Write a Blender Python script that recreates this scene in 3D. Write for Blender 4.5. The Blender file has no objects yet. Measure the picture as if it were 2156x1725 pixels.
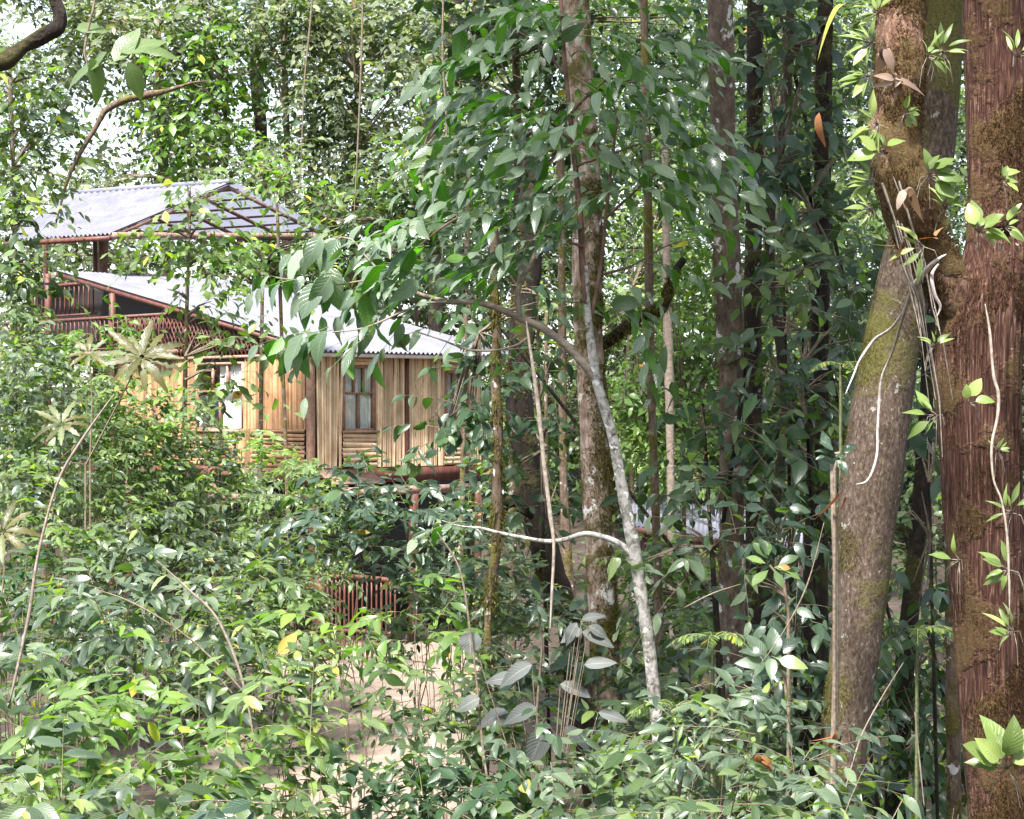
EXPO = 2.2
import bpy, math, random
import numpy as np
from mathutils import Vector, noise

random.seed(7)
rng = np.random.default_rng(11)
R = math.radians
SC = bpy.context.scene
COL = SC.collection

# ---------------------------------------------------------------- placing
# the camera stands at the origin and looks level along +Y
def P(px, py, Y):
    return Vector(((px - 1078) / 4312 * Y, Y, (862.5 - py) / 4312 * Y))

def smooth(a, b, x):
    t = min(1, max(0, (x - a) / (b - a)))
    return t * t * (3 - 2 * t)

def ground_z(x, y):
    z = -1.75 - 2.85 * smooth(1.0, 17.0, y)
    z += 5.5 * smooth(46, 90, y)
    n = noise.noise(Vector((x * .22, y * .22, 0))) * .28 + noise.noise(Vector((x * .9, y * .9, 3))) * .07
    flat = smooth(19, 23, y) * (1 - smooth(41, 46, y)) * (1 - smooth(2.5, 6, abs(x + 3.0)))
    return z + n * (1 - flat * .9)

# ---------------------------------------------------------------- materials
def mat_base(name):
    m = bpy.data.materials.new(name)
    m.use_nodes = True
    nt = m.node_tree
    for n in list(nt.nodes): nt.nodes.remove(n)
    return m, nt

def N(nt, t, **kw):
    n = nt.nodes.new(t)
    for k, v in kw.items():
        if k == 'inp':
            for a, b in v.items(): n.inputs[a].default_value = b
        else: setattr(n, k, v)
    return n

def ramp(nt, stops, src=None, interp='LINEAR'):
    r = nt.nodes.new('ShaderNodeValToRGB')
    r.color_ramp.interpolation = interp
    e = r.color_ramp.elements
    while len(e) > 1: e.remove(e[0])
    e[0].position = stops[0][0]; e[0].color = (*stops[0][1], 1)
    for p, c in stops[1:]:
        k = e.new(p); k.color = (*c, 1)
    if src is not None: nt.links.new(src, r.inputs[0])
    return r

def math_n(nt, op, a, b=None, c=None):
    n = nt.nodes.new('ShaderNodeMath'); n.operation = op
    for i, v in enumerate((a, b, c)):
        if v is None: continue
        if isinstance(v, (int, float)): n.inputs[i].default_value = v
        else: nt.links.new(v, n.inputs[i])
    return n.outputs[0]

def mixc(nt, f, a, b, mode='MIX'):
    n = nt.nodes.new('ShaderNodeMix'); n.data_type = 'RGBA'; n.blend_type = mode
    for sock, v in ((n.inputs[0], f), (n.inputs[6], a), (n.inputs[7], b)):
        if isinstance(v, (int, float)): sock.default_value = v
        elif isinstance(v, tuple): sock.default_value = (*v, 1)
        else: nt.links.new(v, sock)
    return n.outputs[2]

def leaf_mat(name, stops, trans, rough=.42, trans_amt=.35, vein=.25, vfreq=10, spec=.5, under=None):
    """stops: colour ramp over each leaf's own random number; veins follow the leaf's own midrib."""
    m, nt = mat_base(name)
    at = N(nt, 'ShaderNodeAttribute', attribute_name='rnd')
    col = ramp(nt, stops, at.outputs['Fac']).outputs[0]
    uv = N(nt, 'ShaderNodeUVMap')
    sx = N(nt, 'ShaderNodeSeparateXYZ'); nt.links.new(uv.outputs[0], sx.inputs[0])
    s = math_n(nt, 'ABSOLUTE', math_n(nt, 'SUBTRACT', sx.outputs[1], .5))
    w = math_n(nt, 'SINE', math_n(nt, 'MULTIPLY', math_n(nt, 'SUBTRACT', sx.outputs[0], math_n(nt, 'MULTIPLY', s, .55)), vfreq * 6.283))
    side = math_n(nt, 'POWER', math_n(nt, 'MAXIMUM', w, 0.0), 6)
    mid = math_n(nt, 'LESS_THAN', s, .035)
    v = math_n(nt, 'MAXIMUM', side, mid)
    light = mixc(nt, 1.0, col, (1.9, 1.8, 1.9), 'MULTIPLY')
    tc = N(nt, 'ShaderNodeTexCoord')
    nz = N(nt, 'ShaderNodeTexNoise', inp={'Scale': 9.0, 'Detail': 3.0})
    nt.links.new(tc.outputs['Object'], nz.inputs['Vector'])
    col = mixc(nt, math_n(nt, 'MULTIPLY', v, vein), col, light)
    col = mixc(nt, math_n(nt, 'MULTIPLY', nz.outputs[0], .5), col, mixc(nt, 1.0, col, (1.35, 1.15, .8), 'MULTIPLY'))
    geo = N(nt, 'ShaderNodeNewGeometry')
    uc = under if under else (1.25, 1.2, 1.0)
    col = mixc(nt, geo.outputs['Backfacing'], col, mixc(nt, 1.0, col, uc, 'MULTIPLY'))
    bs = N(nt, 'ShaderNodeBsdfPrincipled')
    nt.links.new(col, bs.inputs['Base Color'])
    bs.inputs['Roughness'].default_value = rough
    bs.inputs['Specular IOR Level'].default_value = spec
    rr = math_n(nt, 'ADD', math_n(nt, 'MULTIPLY', geo.outputs['Backfacing'], .3), rough)
    nt.links.new(rr, bs.inputs['Roughness'])
    bp = N(nt, 'ShaderNodeBump', inp={'Strength': .5, 'Distance': .004})
    nt.links.new(math_n(nt, 'MULTIPLY', v, -1.0), bp.inputs['Height'])
    nt.links.new(bp.outputs[0], bs.inputs['Normal'])
    tr = N(nt, 'ShaderNodeBsdfTranslucent')
    nt.links.new(mixc(nt, 1.0, col, trans, 'MULTIPLY'), tr.inputs[0])
    mx = N(nt, 'ShaderNodeMixShader'); mx.inputs[0].default_value = trans_amt
    nt.links.new(bs.outputs[0], mx.inputs[1]); nt.links.new(tr.outputs[0], mx.inputs[2])
    out = N(nt, 'ShaderNodeOutputMaterial'); nt.links.new(mx.outputs[0], out.inputs[0])
    return m

def bark_mat(name, stops, scale=30, stretch=(1, 1, .2), rough=.9, bump=.6, lichen=None, moss=None, detail=6, dist=.02):
    """lichen = (threshold, scale, colour); moss = (threshold, scale, dark, light)"""
    m, nt = mat_base(name)
    tc = N(nt, 'ShaderNodeTexCoord')
    mp = N(nt, 'ShaderNodeMapping'); mp.inputs['Scale'].default_value = stretch
    nt.links.new(tc.outputs['Object'], mp.inputs[0])
    n1 = N(nt, 'ShaderNodeTexNoise', inp={'Scale': scale, 'Detail': detail, 'Roughness': .65, 'Distortion': .4})
    nt.links.new(mp.outputs[0], n1.inputs['Vector'])
    col = ramp(nt, stops, n1.outputs[0]).outputs[0]
    big = N(nt, 'ShaderNodeTexNoise', inp={'Scale': 2.3, 'Detail': 3.0})
    nt.links.new(tc.outputs['Object'], big.inputs['Vector'])
    col = mixc(nt, math_n(nt, 'MULTIPLY', big.outputs[0], .6), col, mixc(nt, 1.0, col, (.6, .55, .5), 'MULTIPLY'))
    h = n1.outputs[0]
    if lichen:
        n2 = N(nt, 'ShaderNodeTexNoise', inp={'Scale': lichen[1], 'Detail': 4.0, 'Roughness': .6})
        nt.links.new(tc.outputs['Object'], n2.inputs['Vector'])
        f = ramp(nt, [(lichen[0], (0, 0, 0)), (lichen[0] + .035, (1, 1, 1))], n2.outputs[0]).outputs[0]
        col = mixc(nt, f, col, lichen[2])
        h = math_n(nt, 'ADD', h, math_n(nt, 'MULTIPLY', f, .15))
    if moss:
        n3 = N(nt, 'ShaderNodeTexNoise', inp={'Scale': moss[1], 'Detail': 5.0, 'Roughness': .6})
        nt.links.new(tc.outputs['Object'], n3.inputs['Vector'])
        f = ramp(nt, [(moss[0], (0, 0, 0)), (moss[0] + .09, (1, 1, 1))], n3.outputs[0]).outputs[0]
        n4 = N(nt, 'ShaderNodeTexNoise', inp={'Scale': 75.0, 'Detail': 5.0, 'Roughness': .8})
        nt.links.new(tc.outputs['Object'], n4.inputs['Vector'])
        mc = ramp(nt, [(.35, moss[2]), (.65, moss[3])], n4.outputs[0]).outputs[0]
        col = mixc(nt, f, col, mc)
        h = math_n(nt, 'ADD', h, math_n(nt, 'MULTIPLY', f, math_n(nt, 'ADD', .3, n4.outputs[0])))
    bs = N(nt, 'ShaderNodeBsdfPrincipled'); bs.inputs['Roughness'].default_value = rough
    bs.inputs['Specular IOR Level'].default_value = .25
    nt.links.new(col, bs.inputs['Base Color'])
    bp = N(nt, 'ShaderNodeBump', inp={'Strength': bump, 'Distance': dist})
    nt.links.new(h, bp.inputs['Height']); nt.links.new(bp.outputs[0], bs.inputs['Normal'])
    out = N(nt, 'ShaderNodeOutputMaterial'); nt.links.new(bs.outputs[0], out.inputs[0])
    return m

def simple_mat(name, c1, c2, scale=12, stretch=(1, 1, 1), rough=.7, bump=.3, metallic=0, spec=.4, rnd=0, dist=.01, extra=None):
    m, nt = mat_base(name)
    tc = N(nt, 'ShaderNodeTexCoord')
    mp = N(nt, 'ShaderNodeMapping'); mp.inputs['Scale'].default_value = stretch
    nt.links.new(tc.outputs['Object'], mp.inputs[0])
    n1 = N(nt, 'ShaderNodeTexNoise', inp={'Scale': scale, 'Detail': 6.0, 'Roughness': .65})
    nt.links.new(mp.outputs[0], n1.inputs['Vector'])
    col = ramp(nt, [(.32, c1), (.68, c2)], n1.outputs[0]).outputs[0]
    if rnd:
        at = N(nt, 'ShaderNodeAttribute', attribute_name='rnd')
        k = ramp(nt, [(0, (1 - rnd,) * 3), (1, (1 + rnd * .6,) * 3)], at.outputs['Fac']).outputs[0]
        col = mixc(nt, 1.0, col, k, 'MULTIPLY')
    if extra:      # (scale, threshold, colour) blotches of rust or dirt
        n2 = N(nt, 'ShaderNodeTexNoise', inp={'Scale': extra[0], 'Detail': 6.0, 'Roughness': .7})
        nt.links.new(tc.outputs['Object'], n2.inputs['Vector'])
        f = ramp(nt, [(extra[1], (0, 0, 0)), (extra[1] + .12, (1, 1, 1))], n2.outputs[0]).outputs[0]
        col = mixc(nt, f, col, extra[2])
    bs = N(nt, 'ShaderNodeBsdfPrincipled'); bs.inputs['Roughness'].default_value = rough
    bs.inputs['Metallic'].default_value = metallic
    bs.inputs['Specular IOR Level'].default_value = spec
    nt.links.new(col, bs.inputs['Base Color'])
    bp = N(nt, 'ShaderNodeBump', inp={'Strength': bump, 'Distance': dist})
    nt.links.new(n1.outputs[0], bp.inputs['Height']); nt.links.new(bp.outputs[0], bs.inputs['Normal'])
    out = N(nt, 'ShaderNodeOutputMaterial'); nt.links.new(bs.outputs[0], out.inputs[0])
    return m

G = lambda r, g, b: (r, g, b)
M = {}
TY = (1.5, 2.0, .35)
# foliage: (leaf's random number -> its own colour), a few old leaves yellow or brown at the end of the ramp
M['mid'] = leaf_mat('leaf_mid_green', [(0, G(.014, .029, .016)), (.4, G(.044, .076, .034)), (.7, G(.10, .148, .064)), (.86, G(.145, .205, .07)), (.95, G(.20, .30, .04)), (.985, G(.35, .30, .05)), (1, G(.30, .14, .05))], TY, rough=0.28, spec=0.5)
M['pale'] = leaf_mat('leaf_pale_green', [(0, G(.024, .048, .022)), (.4, G(.07, .115, .045)), (.75, G(.135, .20, .07)), (.93, G(.20, .29, .06)), (.985, G(.40, .34, .08)), (1, G(.30, .16, .07))], TY, rough=0.34, spec=0.5)
M['olive'] = leaf_mat('leaf_olive_canopy', [(0, G(.03, .045, .026)), (.5, G(.095, .125, .065)), (.85, G(.17, .205, .10)), (.97, G(.22, .24, .08)), (1, G(.26, .14, .08))], (1.2, 1.6, .5), rough=0.5)
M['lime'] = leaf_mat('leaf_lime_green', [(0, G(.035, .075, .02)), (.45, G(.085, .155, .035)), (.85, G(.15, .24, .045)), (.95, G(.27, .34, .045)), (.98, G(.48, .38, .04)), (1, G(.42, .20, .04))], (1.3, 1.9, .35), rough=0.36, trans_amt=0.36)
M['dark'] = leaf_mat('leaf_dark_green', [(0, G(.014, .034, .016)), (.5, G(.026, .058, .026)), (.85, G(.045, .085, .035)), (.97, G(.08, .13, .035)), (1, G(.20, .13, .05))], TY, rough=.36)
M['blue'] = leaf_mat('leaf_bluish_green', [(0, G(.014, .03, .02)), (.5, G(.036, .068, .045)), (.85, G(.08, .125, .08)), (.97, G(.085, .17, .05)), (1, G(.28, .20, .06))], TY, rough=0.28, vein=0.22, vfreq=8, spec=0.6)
M['big'] = leaf_mat('leaf_large_veined', [(0, G(.045, .075, .045)), (.45, G(.10, .145, .098)), (.85, G(.18, .23, .175)), (.97, G(.17, .27, .05)), (1, G(.35, .32, .06))], (1.0, 1.9, .15), rough=0.27, vein=0.4, vfreq=8, trans_amt=0.32, spec=0.7, under=(.65, 1.0, .25))
M['grey'] = leaf_mat('leaf_grey_veined', [(0, G(.025, .03, .03)), (.5, G(.045, .052, .052)), (1, G(.08, .09, .088))], TY, rough=.62, vein=1.0, vfreq=10, trans_amt=.12, spec=.25)
M['greyg'] = leaf_mat('leaf_grey_green_shrub', [(0, G(.018, .034, .024)), (.4, G(.055, .088, .056)), (.75, G(.12, .165, .105)), (.93, G(.17, .23, .10)), (.97, G(.17, .26, .06)), (1, G(.32, .18, .08))], TY, rough=0.3, spec=0.6)
M['ochre'] = leaf_mat('leaf_ochre_lobed', [(0, G(.045, .05, .014)), (.6, G(.085, .08, .02)), (1, G(.10, .13, .06))], (1.2, 1.2, .3), rough=0.45, vein=0.5, vfreq=7)
M['epi'] = leaf_mat('leaf_epiphyte', [(0, G(.07, .11, .03)), (.6, G(.14, .20, .055)), (.92, G(.24, .30, .10)), (1, G(.40, .33, .08))], (1.3, 1.6, .5), rough=.36, vein=.15)
M['dead'] = leaf_mat('leaf_dead_brown', [(0, G(.05, .03, .022)), (.5, G(.13, .085, .065)), (1, G(.30, .235, .20))], (1.2, .9, .5), rough=.7, trans_amt=.15)
M['orange'] = leaf_mat('leaf_dry_orange', [(0, G(.16, .055, .025)), (1, G(.28, .13, .05))], (1.2, .9, .4), rough=.6, trans_amt=.2)
M['yellow'] = leaf_mat('leaf_yellow', [(0, G(.26, .29, .04)), (1, G(.38, .38, .09))], (1.2, 1.3, .3), rough=.45, vein=.3)
M['mossb'] = leaf_mat('moss_blades', [(0, G(.035, .035, .012)), (.5, G(.09, .085, .022)), (1, G(.18, .165, .04))], (1.2, 1.2, .3), rough=.85, vein=0, spec=.1)
M['mossbrown'] = leaf_mat('brown_moss_blades', [(0, G(.02, .011, .006)), (.5, G(.055, .032, .015)), (1, G(.12, .08, .032))], (1.2, 1.0, .3), rough=.9, vein=0, spec=.1)
M['twig'] = simple_mat('twig_bark', G(.07, .05, .033), G(.20, .155, .11), 40, rough=.85)
M['greentwig'] = simple_mat('green_twig', G(.06, .075, .03), G(.15, .16, .07), 40, rough=.7)
M['paletwig'] = simple_mat('pale_twig', G(.13, .10, .075), G(.36, .30, .24), 30, rough=.8)
M['root'] = simple_mat('white_root', G(.22, .165, .145), G(.56, .48, .44), 34, rough=.75)

MO = (G(.035, .03, .01), G(.16, .13, .03))
MB = (G(.035, .018, .009), G(.16, .095, .035))
M['redbark'] = bark_mat('bark_red_fissured', [(.32, G(.010, .004, .003)), (.45, G(.048, .017, .011)), (.56, G(.105, .048, .030)), (.70, G(.29, .185, .135))], 80, (1.2, 1.2, .055), bump=1.0, dist=.03, moss=(.49, 3.0, *MB), lichen=(.70, 9, G(.45, .40, .34)))
M['limbbark'] = bark_mat('bark_mossy_limb', [(.3, G(.05, .025, .015)), (.5, G(.15, .08, .05)), (.75, G(.34, .24, .18))], 30, (1, 1, .25), bump=1.0, dist=.04, moss=(.40, 3.2, G(.045, .025, .01), G(.20, .13, .045)))
M['speckbark'] = bark_mat('bark_speckled_brown', [(.30, G(.022, .014, .010)), (.50, G(.075, .052, .038)), (.62, G(.125, .094, .072)), (.74, G(.33, .28, .23))], 58, (1, 1, .45), bump=.7, dist=.012, moss=(.50, 1.9, G(.03, .03, .010), G(.13, .115, .03)), lichen=(.64, 14, G(.22, .205, .17)), detail=6)
M['lichenbark'] = bark_mat('bark_brown_white_lichen', [(.3, G(.05, .034, .025)), (.5, G(.125, .088, .066)), (.75, G(.25, .19, .15))], 26, (1, 1, .45), bump=.7, lichen=(.585, 7, G(.52, .49, .45)), moss=(.60, 2.2, *MO))
M['mossbark'] = bark_mat('bark_pale_under_moss', [(.3, G(.12, .07, .05)), (.5, G(.30, .21, .16)), (.72, G(.62, .53, .47))], 20, (1, 1, .35), bump=.8, lichen=(.60, 5, G(.66, .60, .55)), moss=(.50, 2.8, *MO))
M['birch'] = bark_mat('bark_white_blotched', [(.34, G(.05, .045, .04)), (.44, G(.20, .185, .165)), (.58, G(.42, .40, .37))], 20, (1, 1, .9), bump=.5, lichen=(.60, 15, G(.60, .59, .56)), moss=(.64, 5, G(.05, .05, .03), G(.14, .14, .07)), dist=.008)
M['brownstem'] = bark_mat('bark_reddish_stem', [(.3, G(.06, .035, .028)), (.6, G(.17, .10, .08)), (.8, G(.30, .22, .18))], 24, (1, 1, .4), bump=.3, dist=.006)
M['greystem'] = bark_mat('bark_grey_brown_limb', [(.3, G(.12, .09, .07)), (.6, G(.27, .22, .18)), (.8, G(.44, .39, .34))], 24, (.4, 1, 1), bump=.3, dist=.006)
M['darkbark'] = bark_mat('bark_dark_mossy', [(.3, G(.007, .005, .004)), (.55, G(.022, .015, .011)), (.8, G(.055, .038, .028))], 20, (1, 1, .3), bump=.8, dist=.03, moss=(.54, 2.6, G(.02, .018, .007), G(.085, .075, .02)), lichen=(.68, 6, G(.26, .25, .24)))
M['thinmoss'] = bark_mat('bark_slender_mossy', [(.3, G(.05, .032, .022)), (.55, G(.13, .09, .065)), (.8, G(.30, .24, .19))], 24, (1, 1, .3), bump=.7, moss=(.50, 3.5, *MO), lichen=(.62, 8, G(.45, .42, .38)))

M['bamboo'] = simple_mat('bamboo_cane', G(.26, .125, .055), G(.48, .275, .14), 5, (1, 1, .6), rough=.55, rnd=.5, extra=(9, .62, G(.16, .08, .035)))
M['bamboop'] = simple_mat('bamboo_cane_lit', G(.54, .345, .20), G(.80, .59, .40), 5, (1, 1, .6), rough=.55, rnd=.42, extra=(9, .64, G(.22, .12, .06)))  # lit copy: the right wall's brighter light is put into this paler colour
M['board'] = simple_mat('dark_backing_board', G(.02, .012, .008), G(.05, .03, .02), 6)
M['redwood'] = simple_mat('red_brown_wood', G(.05, .015, .010), G(.13, .045, .030), 9, (1, 1, .3), rough=.6)
M['timber'] = simple_mat('weathered_timber', G(.11, .06, .045), G(.30, .19, .15), 9, (1, 1, .3), rough=.8)
M['frame'] = simple_mat('window_frame_wood', G(.20, .095, .06), G(.36, .21, .15), 14, rough=.6)
M['curtain'] = simple_mat('white_curtain', G(.78, .73, .69), G(.88, .85, .82), 3, (3, 3, .5), rough=.9, bump=.1)
M['metal'] = simple_mat('corrugated_zinc', G(.115, .113, .145), G(.185, .183, .225), 1.6, rough=.45, metallic=.1, bump=.08, spec=.45, extra=(4.5, .58, G(.15, .115, .105)))
M['plaster'] = simple_mat('pale_plaster', G(.45, .38, .34), G(.66, .58, .54), 5, rough=.85)
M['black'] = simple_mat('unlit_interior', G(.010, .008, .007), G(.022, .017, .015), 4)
M['sand'] = simple_mat('pale_sandy_earth', G(.135, .095, .072), G(.235, .178, .138), 1.4, rough=.95, bump=.5, dist=.03, extra=(3.2, .60, G(.30, .20, .14)))
M['soil'] = simple_mat('forest_soil', G(.016, .011, .008), G(.055, .037, .026), 3.5, rough=.97, bump=.8, dist=.05, extra=(5, .56, G(.04, .05, .018)))

m, nt = mat_base('old_translucent_sheet')
df = N(nt, 'ShaderNodeBsdfDiffuse'); df.inputs[0].default_value = (.24, .24, .29, 1)
tn = N(nt, 'ShaderNodeBsdfTranslucent'); tn.inputs[0].default_value = (.26, .27, .34, 1)
mx = N(nt, 'ShaderNodeMixShader'); mx.inputs[0].default_value = .55; nt.links.new(df.outputs[0], mx.inputs[1]); nt.links.new(tn.outputs[0], mx.inputs[2])
o = N(nt, 'ShaderNodeOutputMaterial'); nt.links.new(mx.outputs[0], o.inputs[0]); M['clearsheet'] = m
m, nt = mat_base('window_glass')
tp = N(nt, 'ShaderNodeBsdfTransparent'); tp.inputs[0].default_value = (.93, .95, .94, 1)
gl = N(nt, 'ShaderNodeBsdfGlossy'); gl.inputs['Roughness'].default_value = .05
mx = N(nt, 'ShaderNodeMixShader'); mx.inputs[0].default_value = .10; nt.links.new(tp.outputs[0], mx.inputs[1]); nt.links.new(gl.outputs[0], mx.inputs[2])
o = N(nt, 'ShaderNodeOutputMaterial'); nt.links.new(mx.outputs[0], o.inputs[0]); M['glass'] = m

# ---------------------------------------------------------------- objects
def raw_mesh(name, co, loops, starts, mat, uv=None, rnd=None, smooth_=False):
    me = bpy.data.meshes.new(name)
    me.vertices.add(len(co)); me.loops.add(len(loops)); me.polygons.add(len(starts))
    me.vertices.foreach_set('co', np.asarray(co, np.float32).ravel())
    me.loops.foreach_set('vertex_index', np.asarray(loops, np.int32))
    me.polygons.foreach_set('loop_start', np.asarray(starts, np.int32))
    if smooth_: me.polygons.foreach_set('use_smooth', np.ones(len(starts), bool))
    me.update(calc_edges=True)
    if uv is not None:
        l = me.uv_layers.new(name='UVMap'); l.data.foreach_set('uv', np.asarray(uv, np.float32).ravel())
    if rnd is not None:
        a = me.attributes.new('rnd', 'FLOAT', 'POINT'); a.data.foreach_set('value', np.asarray(rnd, np.float32))
    me.materials.append(mat)
    return me

def tag(o, label=None, cat=None, group=None, kind=None):
    if label: o['label'] = label
    if cat: o['category'] = cat
    if group: o['group'] = group
    if kind: o['kind'] = kind
    return o

def empty(name, loc, label, cat, group=None):
    o = bpy.data.objects.new(name, None); COL.objects.link(o)
    o.location = loc; o.empty_display_size = .2
    return tag(o, label, cat, group)

def link(name, me, parent=None, loc=(0, 0, 0)):
    o = bpy.data.objects.new(name, me); COL.objects.link(o)
    o.location = loc
    if parent is not None: o.parent = parent
    return o

class MB_:
    """collects polygons in world coordinates and links them as one mesh"""
    def __init__(s): s.v = []; s.f = []; s.r = []
    def add(s, vs, fs, r=None):
        k = len(s.v); s.v += [tuple(v) for v in vs]; s.f += [tuple(i + k for i in f) for f in fs]
        s.r += [random.random() if r is None else r] * len(vs)
    def box(s, o, a, b, c):
        """corner o with edge vectors a, b, c"""
        o, a, b, c = Vector(o), Vector(a), Vector(b), Vector(c)
        vs = [o, o + a, o + a + b, o + b, o + c, o + a + c, o + a + b + c, o + b + c]
        s.add(vs, [(0, 3, 2, 1), (4, 5, 6, 7), (0, 1, 5, 4), (1, 2, 6, 5), (2, 3, 7, 6), (3, 0, 4, 7)])
    def bar(s, p, q, w, h=None, up=(0, 0, 1)):
        p, q = Vector(p), Vector(q); d = (q - p)
        sd = d.cross(Vector(up))
        if sd.length < 1e-4: sd = d.cross(Vector((0, 1, 0)))
        sd.normalize(); u2 = sd.cross(d).normalized(); h = h or w
        s.box(p - sd * w / 2 - u2 * h / 2, d, sd * w, u2 * h)
    def tube(s, pts, rad, seg=8, disp=0, dfreq=4, res=1, cap=True, fis=0, nf=14):
        pts = [Vector(p) for p in pts]
        rad = list(rad) if hasattr(rad, '__len__') else [rad] * len(pts)
        if res > 1 and len(pts) > 2:
            np_, nr = [], []
            n = len(pts)
            for i in range(n - 1):
                p0, p1, p2, p3 = pts[max(i - 1, 0)], pts[i], pts[i + 1], pts[min(i + 2, n - 1)]
                for k in range(res):
                    t = k / res
                    np_.append(.5 * ((2 * p1) + (p2 - p0) * t + (2 * p0 - 5 * p1 + 4 * p2 - p3) * t * t + (3 * p1 - p0 - 3 * p2 + p3) * t ** 3))
                    nr.append(rad[i] * (1 - t) + rad[i + 1] * t)
            np_.append(pts[-1]); nr.append(rad[-1]); pts, rad = np_, nr
        elif res > 1:
            a, b = pts; pts = [a.lerp(b, k / res) for k in range(res + 1)]; rad = [rad[0] + (rad[1] - rad[0]) * k / res for k in range(res + 1)]
        n = len(pts); vs = []; fs = []
        ref = Vector((1, 0, 0)) if abs((pts[-1] - pts[0]).normalized().x) < .8 else Vector((0, 0, 1))
        L = 0
        for i, p in enumerate(pts):
            t = (pts[min(i + 1, n - 1)] - pts[max(i - 1, 0)]).normalized()
            if i: L += (p - pts[i - 1]).length
            a = (ref - t * ref.dot(t)).normalized(); b = t.cross(a)
            for k in range(seg):
                th = 2 * math.pi * k / seg
                d = a * math.cos(th) + b * math.sin(th)
                r = rad[i]
                if disp:
                    q = p + d * rad[i]
                    r *= 1 + disp * (noise.noise(q * dfreq) + .5 * noise.noise(q * dfreq * 2.7))
                if fis:
                    r *= 1 + fis * noise.noise(Vector((math.cos(th) * nf * .35, math.sin(th) * nf * .35, L * .9)))
                vs.append(p + d * r)
        for i in range(n - 1):
            for k in range(seg):
                k2 = (k + 1) % seg
                fs.append((i * seg + k, i * seg + k2, (i + 1) * seg + k2, (i + 1) * seg + k))
        if cap:
            fs.append(tuple(range(seg - 1, -1, -1))); fs.append(tuple((n - 1) * seg + k for k in range(seg)))
        s.add(vs, fs)
        return pts, rad
    def build(s, name, mat, parent=None, smooth_=False, world=True):
        off = Vector(parent_world(parent)) if parent is not None and world else Vector((0, 0, 0))
        co = np.array(s.v, np.float32) - np.array(off, np.float32)
        loops = [i for f in s.f for i in f]; starts = np.cumsum([0] + [len(f) for f in s.f])[:-1]
        me = raw_mesh(name, co, loops, starts, mat, rnd=s.r, smooth_=smooth_)
        return link(name, me, parent)

def parent_world(o):
    v = Vector((0, 0, 0))
    while o is not None: v += o.location; o = o.parent
    return v

# ---------------------------------------------------------------- leaves
def prof(shape, t):
    if shape == 'ovate': return math.sin(math.pi * t ** .78) ** .85
    if shape == 'round': return math.sin(math.pi * t ** .95) ** .6
    if shape == 'lance': return math.sin(math.pi * t ** .9) ** 1.25
    if shape == 'obov': return math.sin(math.pi * t ** 1.25) ** .85
    if shape == 'lobed':
        return (math.sin(math.pi * t ** .9) ** .7) * (1 - .5 * abs(math.cos(t * math.pi * 5.0)) ** .6)
    return math.sin(math.pi * t)

def template(shape, rows):
    V = [(0, 0)]; F = []; 
    for i in range(rows):
        t = (i + 1) / (rows + 1); w = max(.02, prof(shape, t))
        V += [(t, -w), (t, 0), (t, w)]
    V.append((1, 0)); n = len(V)
    F += [(0, 2, 1), (0, 3, 2)]
    for i in range(rows - 1):
        a = 1 + 3 * i; b = a + 3
        F += [(a, a + 1, b + 1, b), (a + 1, a + 2, b + 2, b + 1)]
    a = 1 + 3 * (rows - 1)
    F += [(a, a + 1, n - 1), (a + 1, a + 2, n - 1)]
    return np.array(V, float), F

TPL = {}
def nrm(a): return a / np.maximum(np.linalg.norm(a, axis=-1, keepdims=True), 1e-9)

class Leaves:
    def __init__(s): s.a = []
    def add(s, pos, d, n, L, W, rnd=None, curl=.22, fold=.22):
        k = len(pos)
        rnd = rng.random(k) if rnd is None else rnd
        f = lambda x: np.broadcast_to(np.asarray(x, float), (k,))
        s.a.append([pos, nrm(d), n, f(L), f(W), rnd, f(curl) * rng.uniform(.2, 1.8, k), f(fold) * rng.uniform(.2, 1.7, k)])
    def count(s): return sum(len(x[0]) for x in s.a)
    def build(s, name, mat, parent, shape='ovate', rows=2, smooth_=True):
        if (shape, rows) not in TPL: TPL[(shape, rows)] = template(shape, rows)
        T, F = TPL[(shape, rows)]
        pos, d, n, L, W, rnd, curl, fold = [np.concatenate([x[i] for x in s.a]) for i in range(8)]
        n = n - d * (n * d).sum(1, keepdims=True); n = nrm(n); sd = np.cross(d, n)
        t = T[:, 0]; w = T[:, 1]; K = len(T); k = len(pos)
        h = -curl[:, None] * (t ** 2)[None] * L[:, None] + fold[:, None] * np.abs(w)[None] * W[:, None] * .5
        # the edges ripple a little
        h += (rng.random((k, K)) - .5) * W[:, None] * .10 * (np.abs(w) > 0)[None]
        co = pos[:, None] + d[:, None] * (L[:, None] * t[None])[..., None] * (1 - .15 * curl[:, None, None]) \
            + sd[:, None] * (W[:, None] * .5 * w[None])[..., None] + n[:, None] * h[..., None]
        co -= np.array(parent_world(parent))[None, None]
        lt = np.array([i for f in F for i in f]); nl = len(lt)
        st = np.cumsum([0] + [len(f) for f in F])[:-1]
        loops = (lt[None] + (np.arange(k) * K)[:, None]).ravel()
        starts = (st[None] + (np.arange(k) * nl)[:, None]).ravel()
        uvt = np.stack([T[lt, 0], .5 + .5 * np.sign(T[lt, 1]) * (np.abs(T[lt, 1]) > 0)], 1)
        uv = np.tile(uvt, (k, 1))
        me = raw_mesh(name, co.reshape(-1, 3), loops, starts, mat, uv=uv, rnd=np.repeat(rnd, K), smooth_=smooth_)
        return link(name, me, parent)

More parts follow.
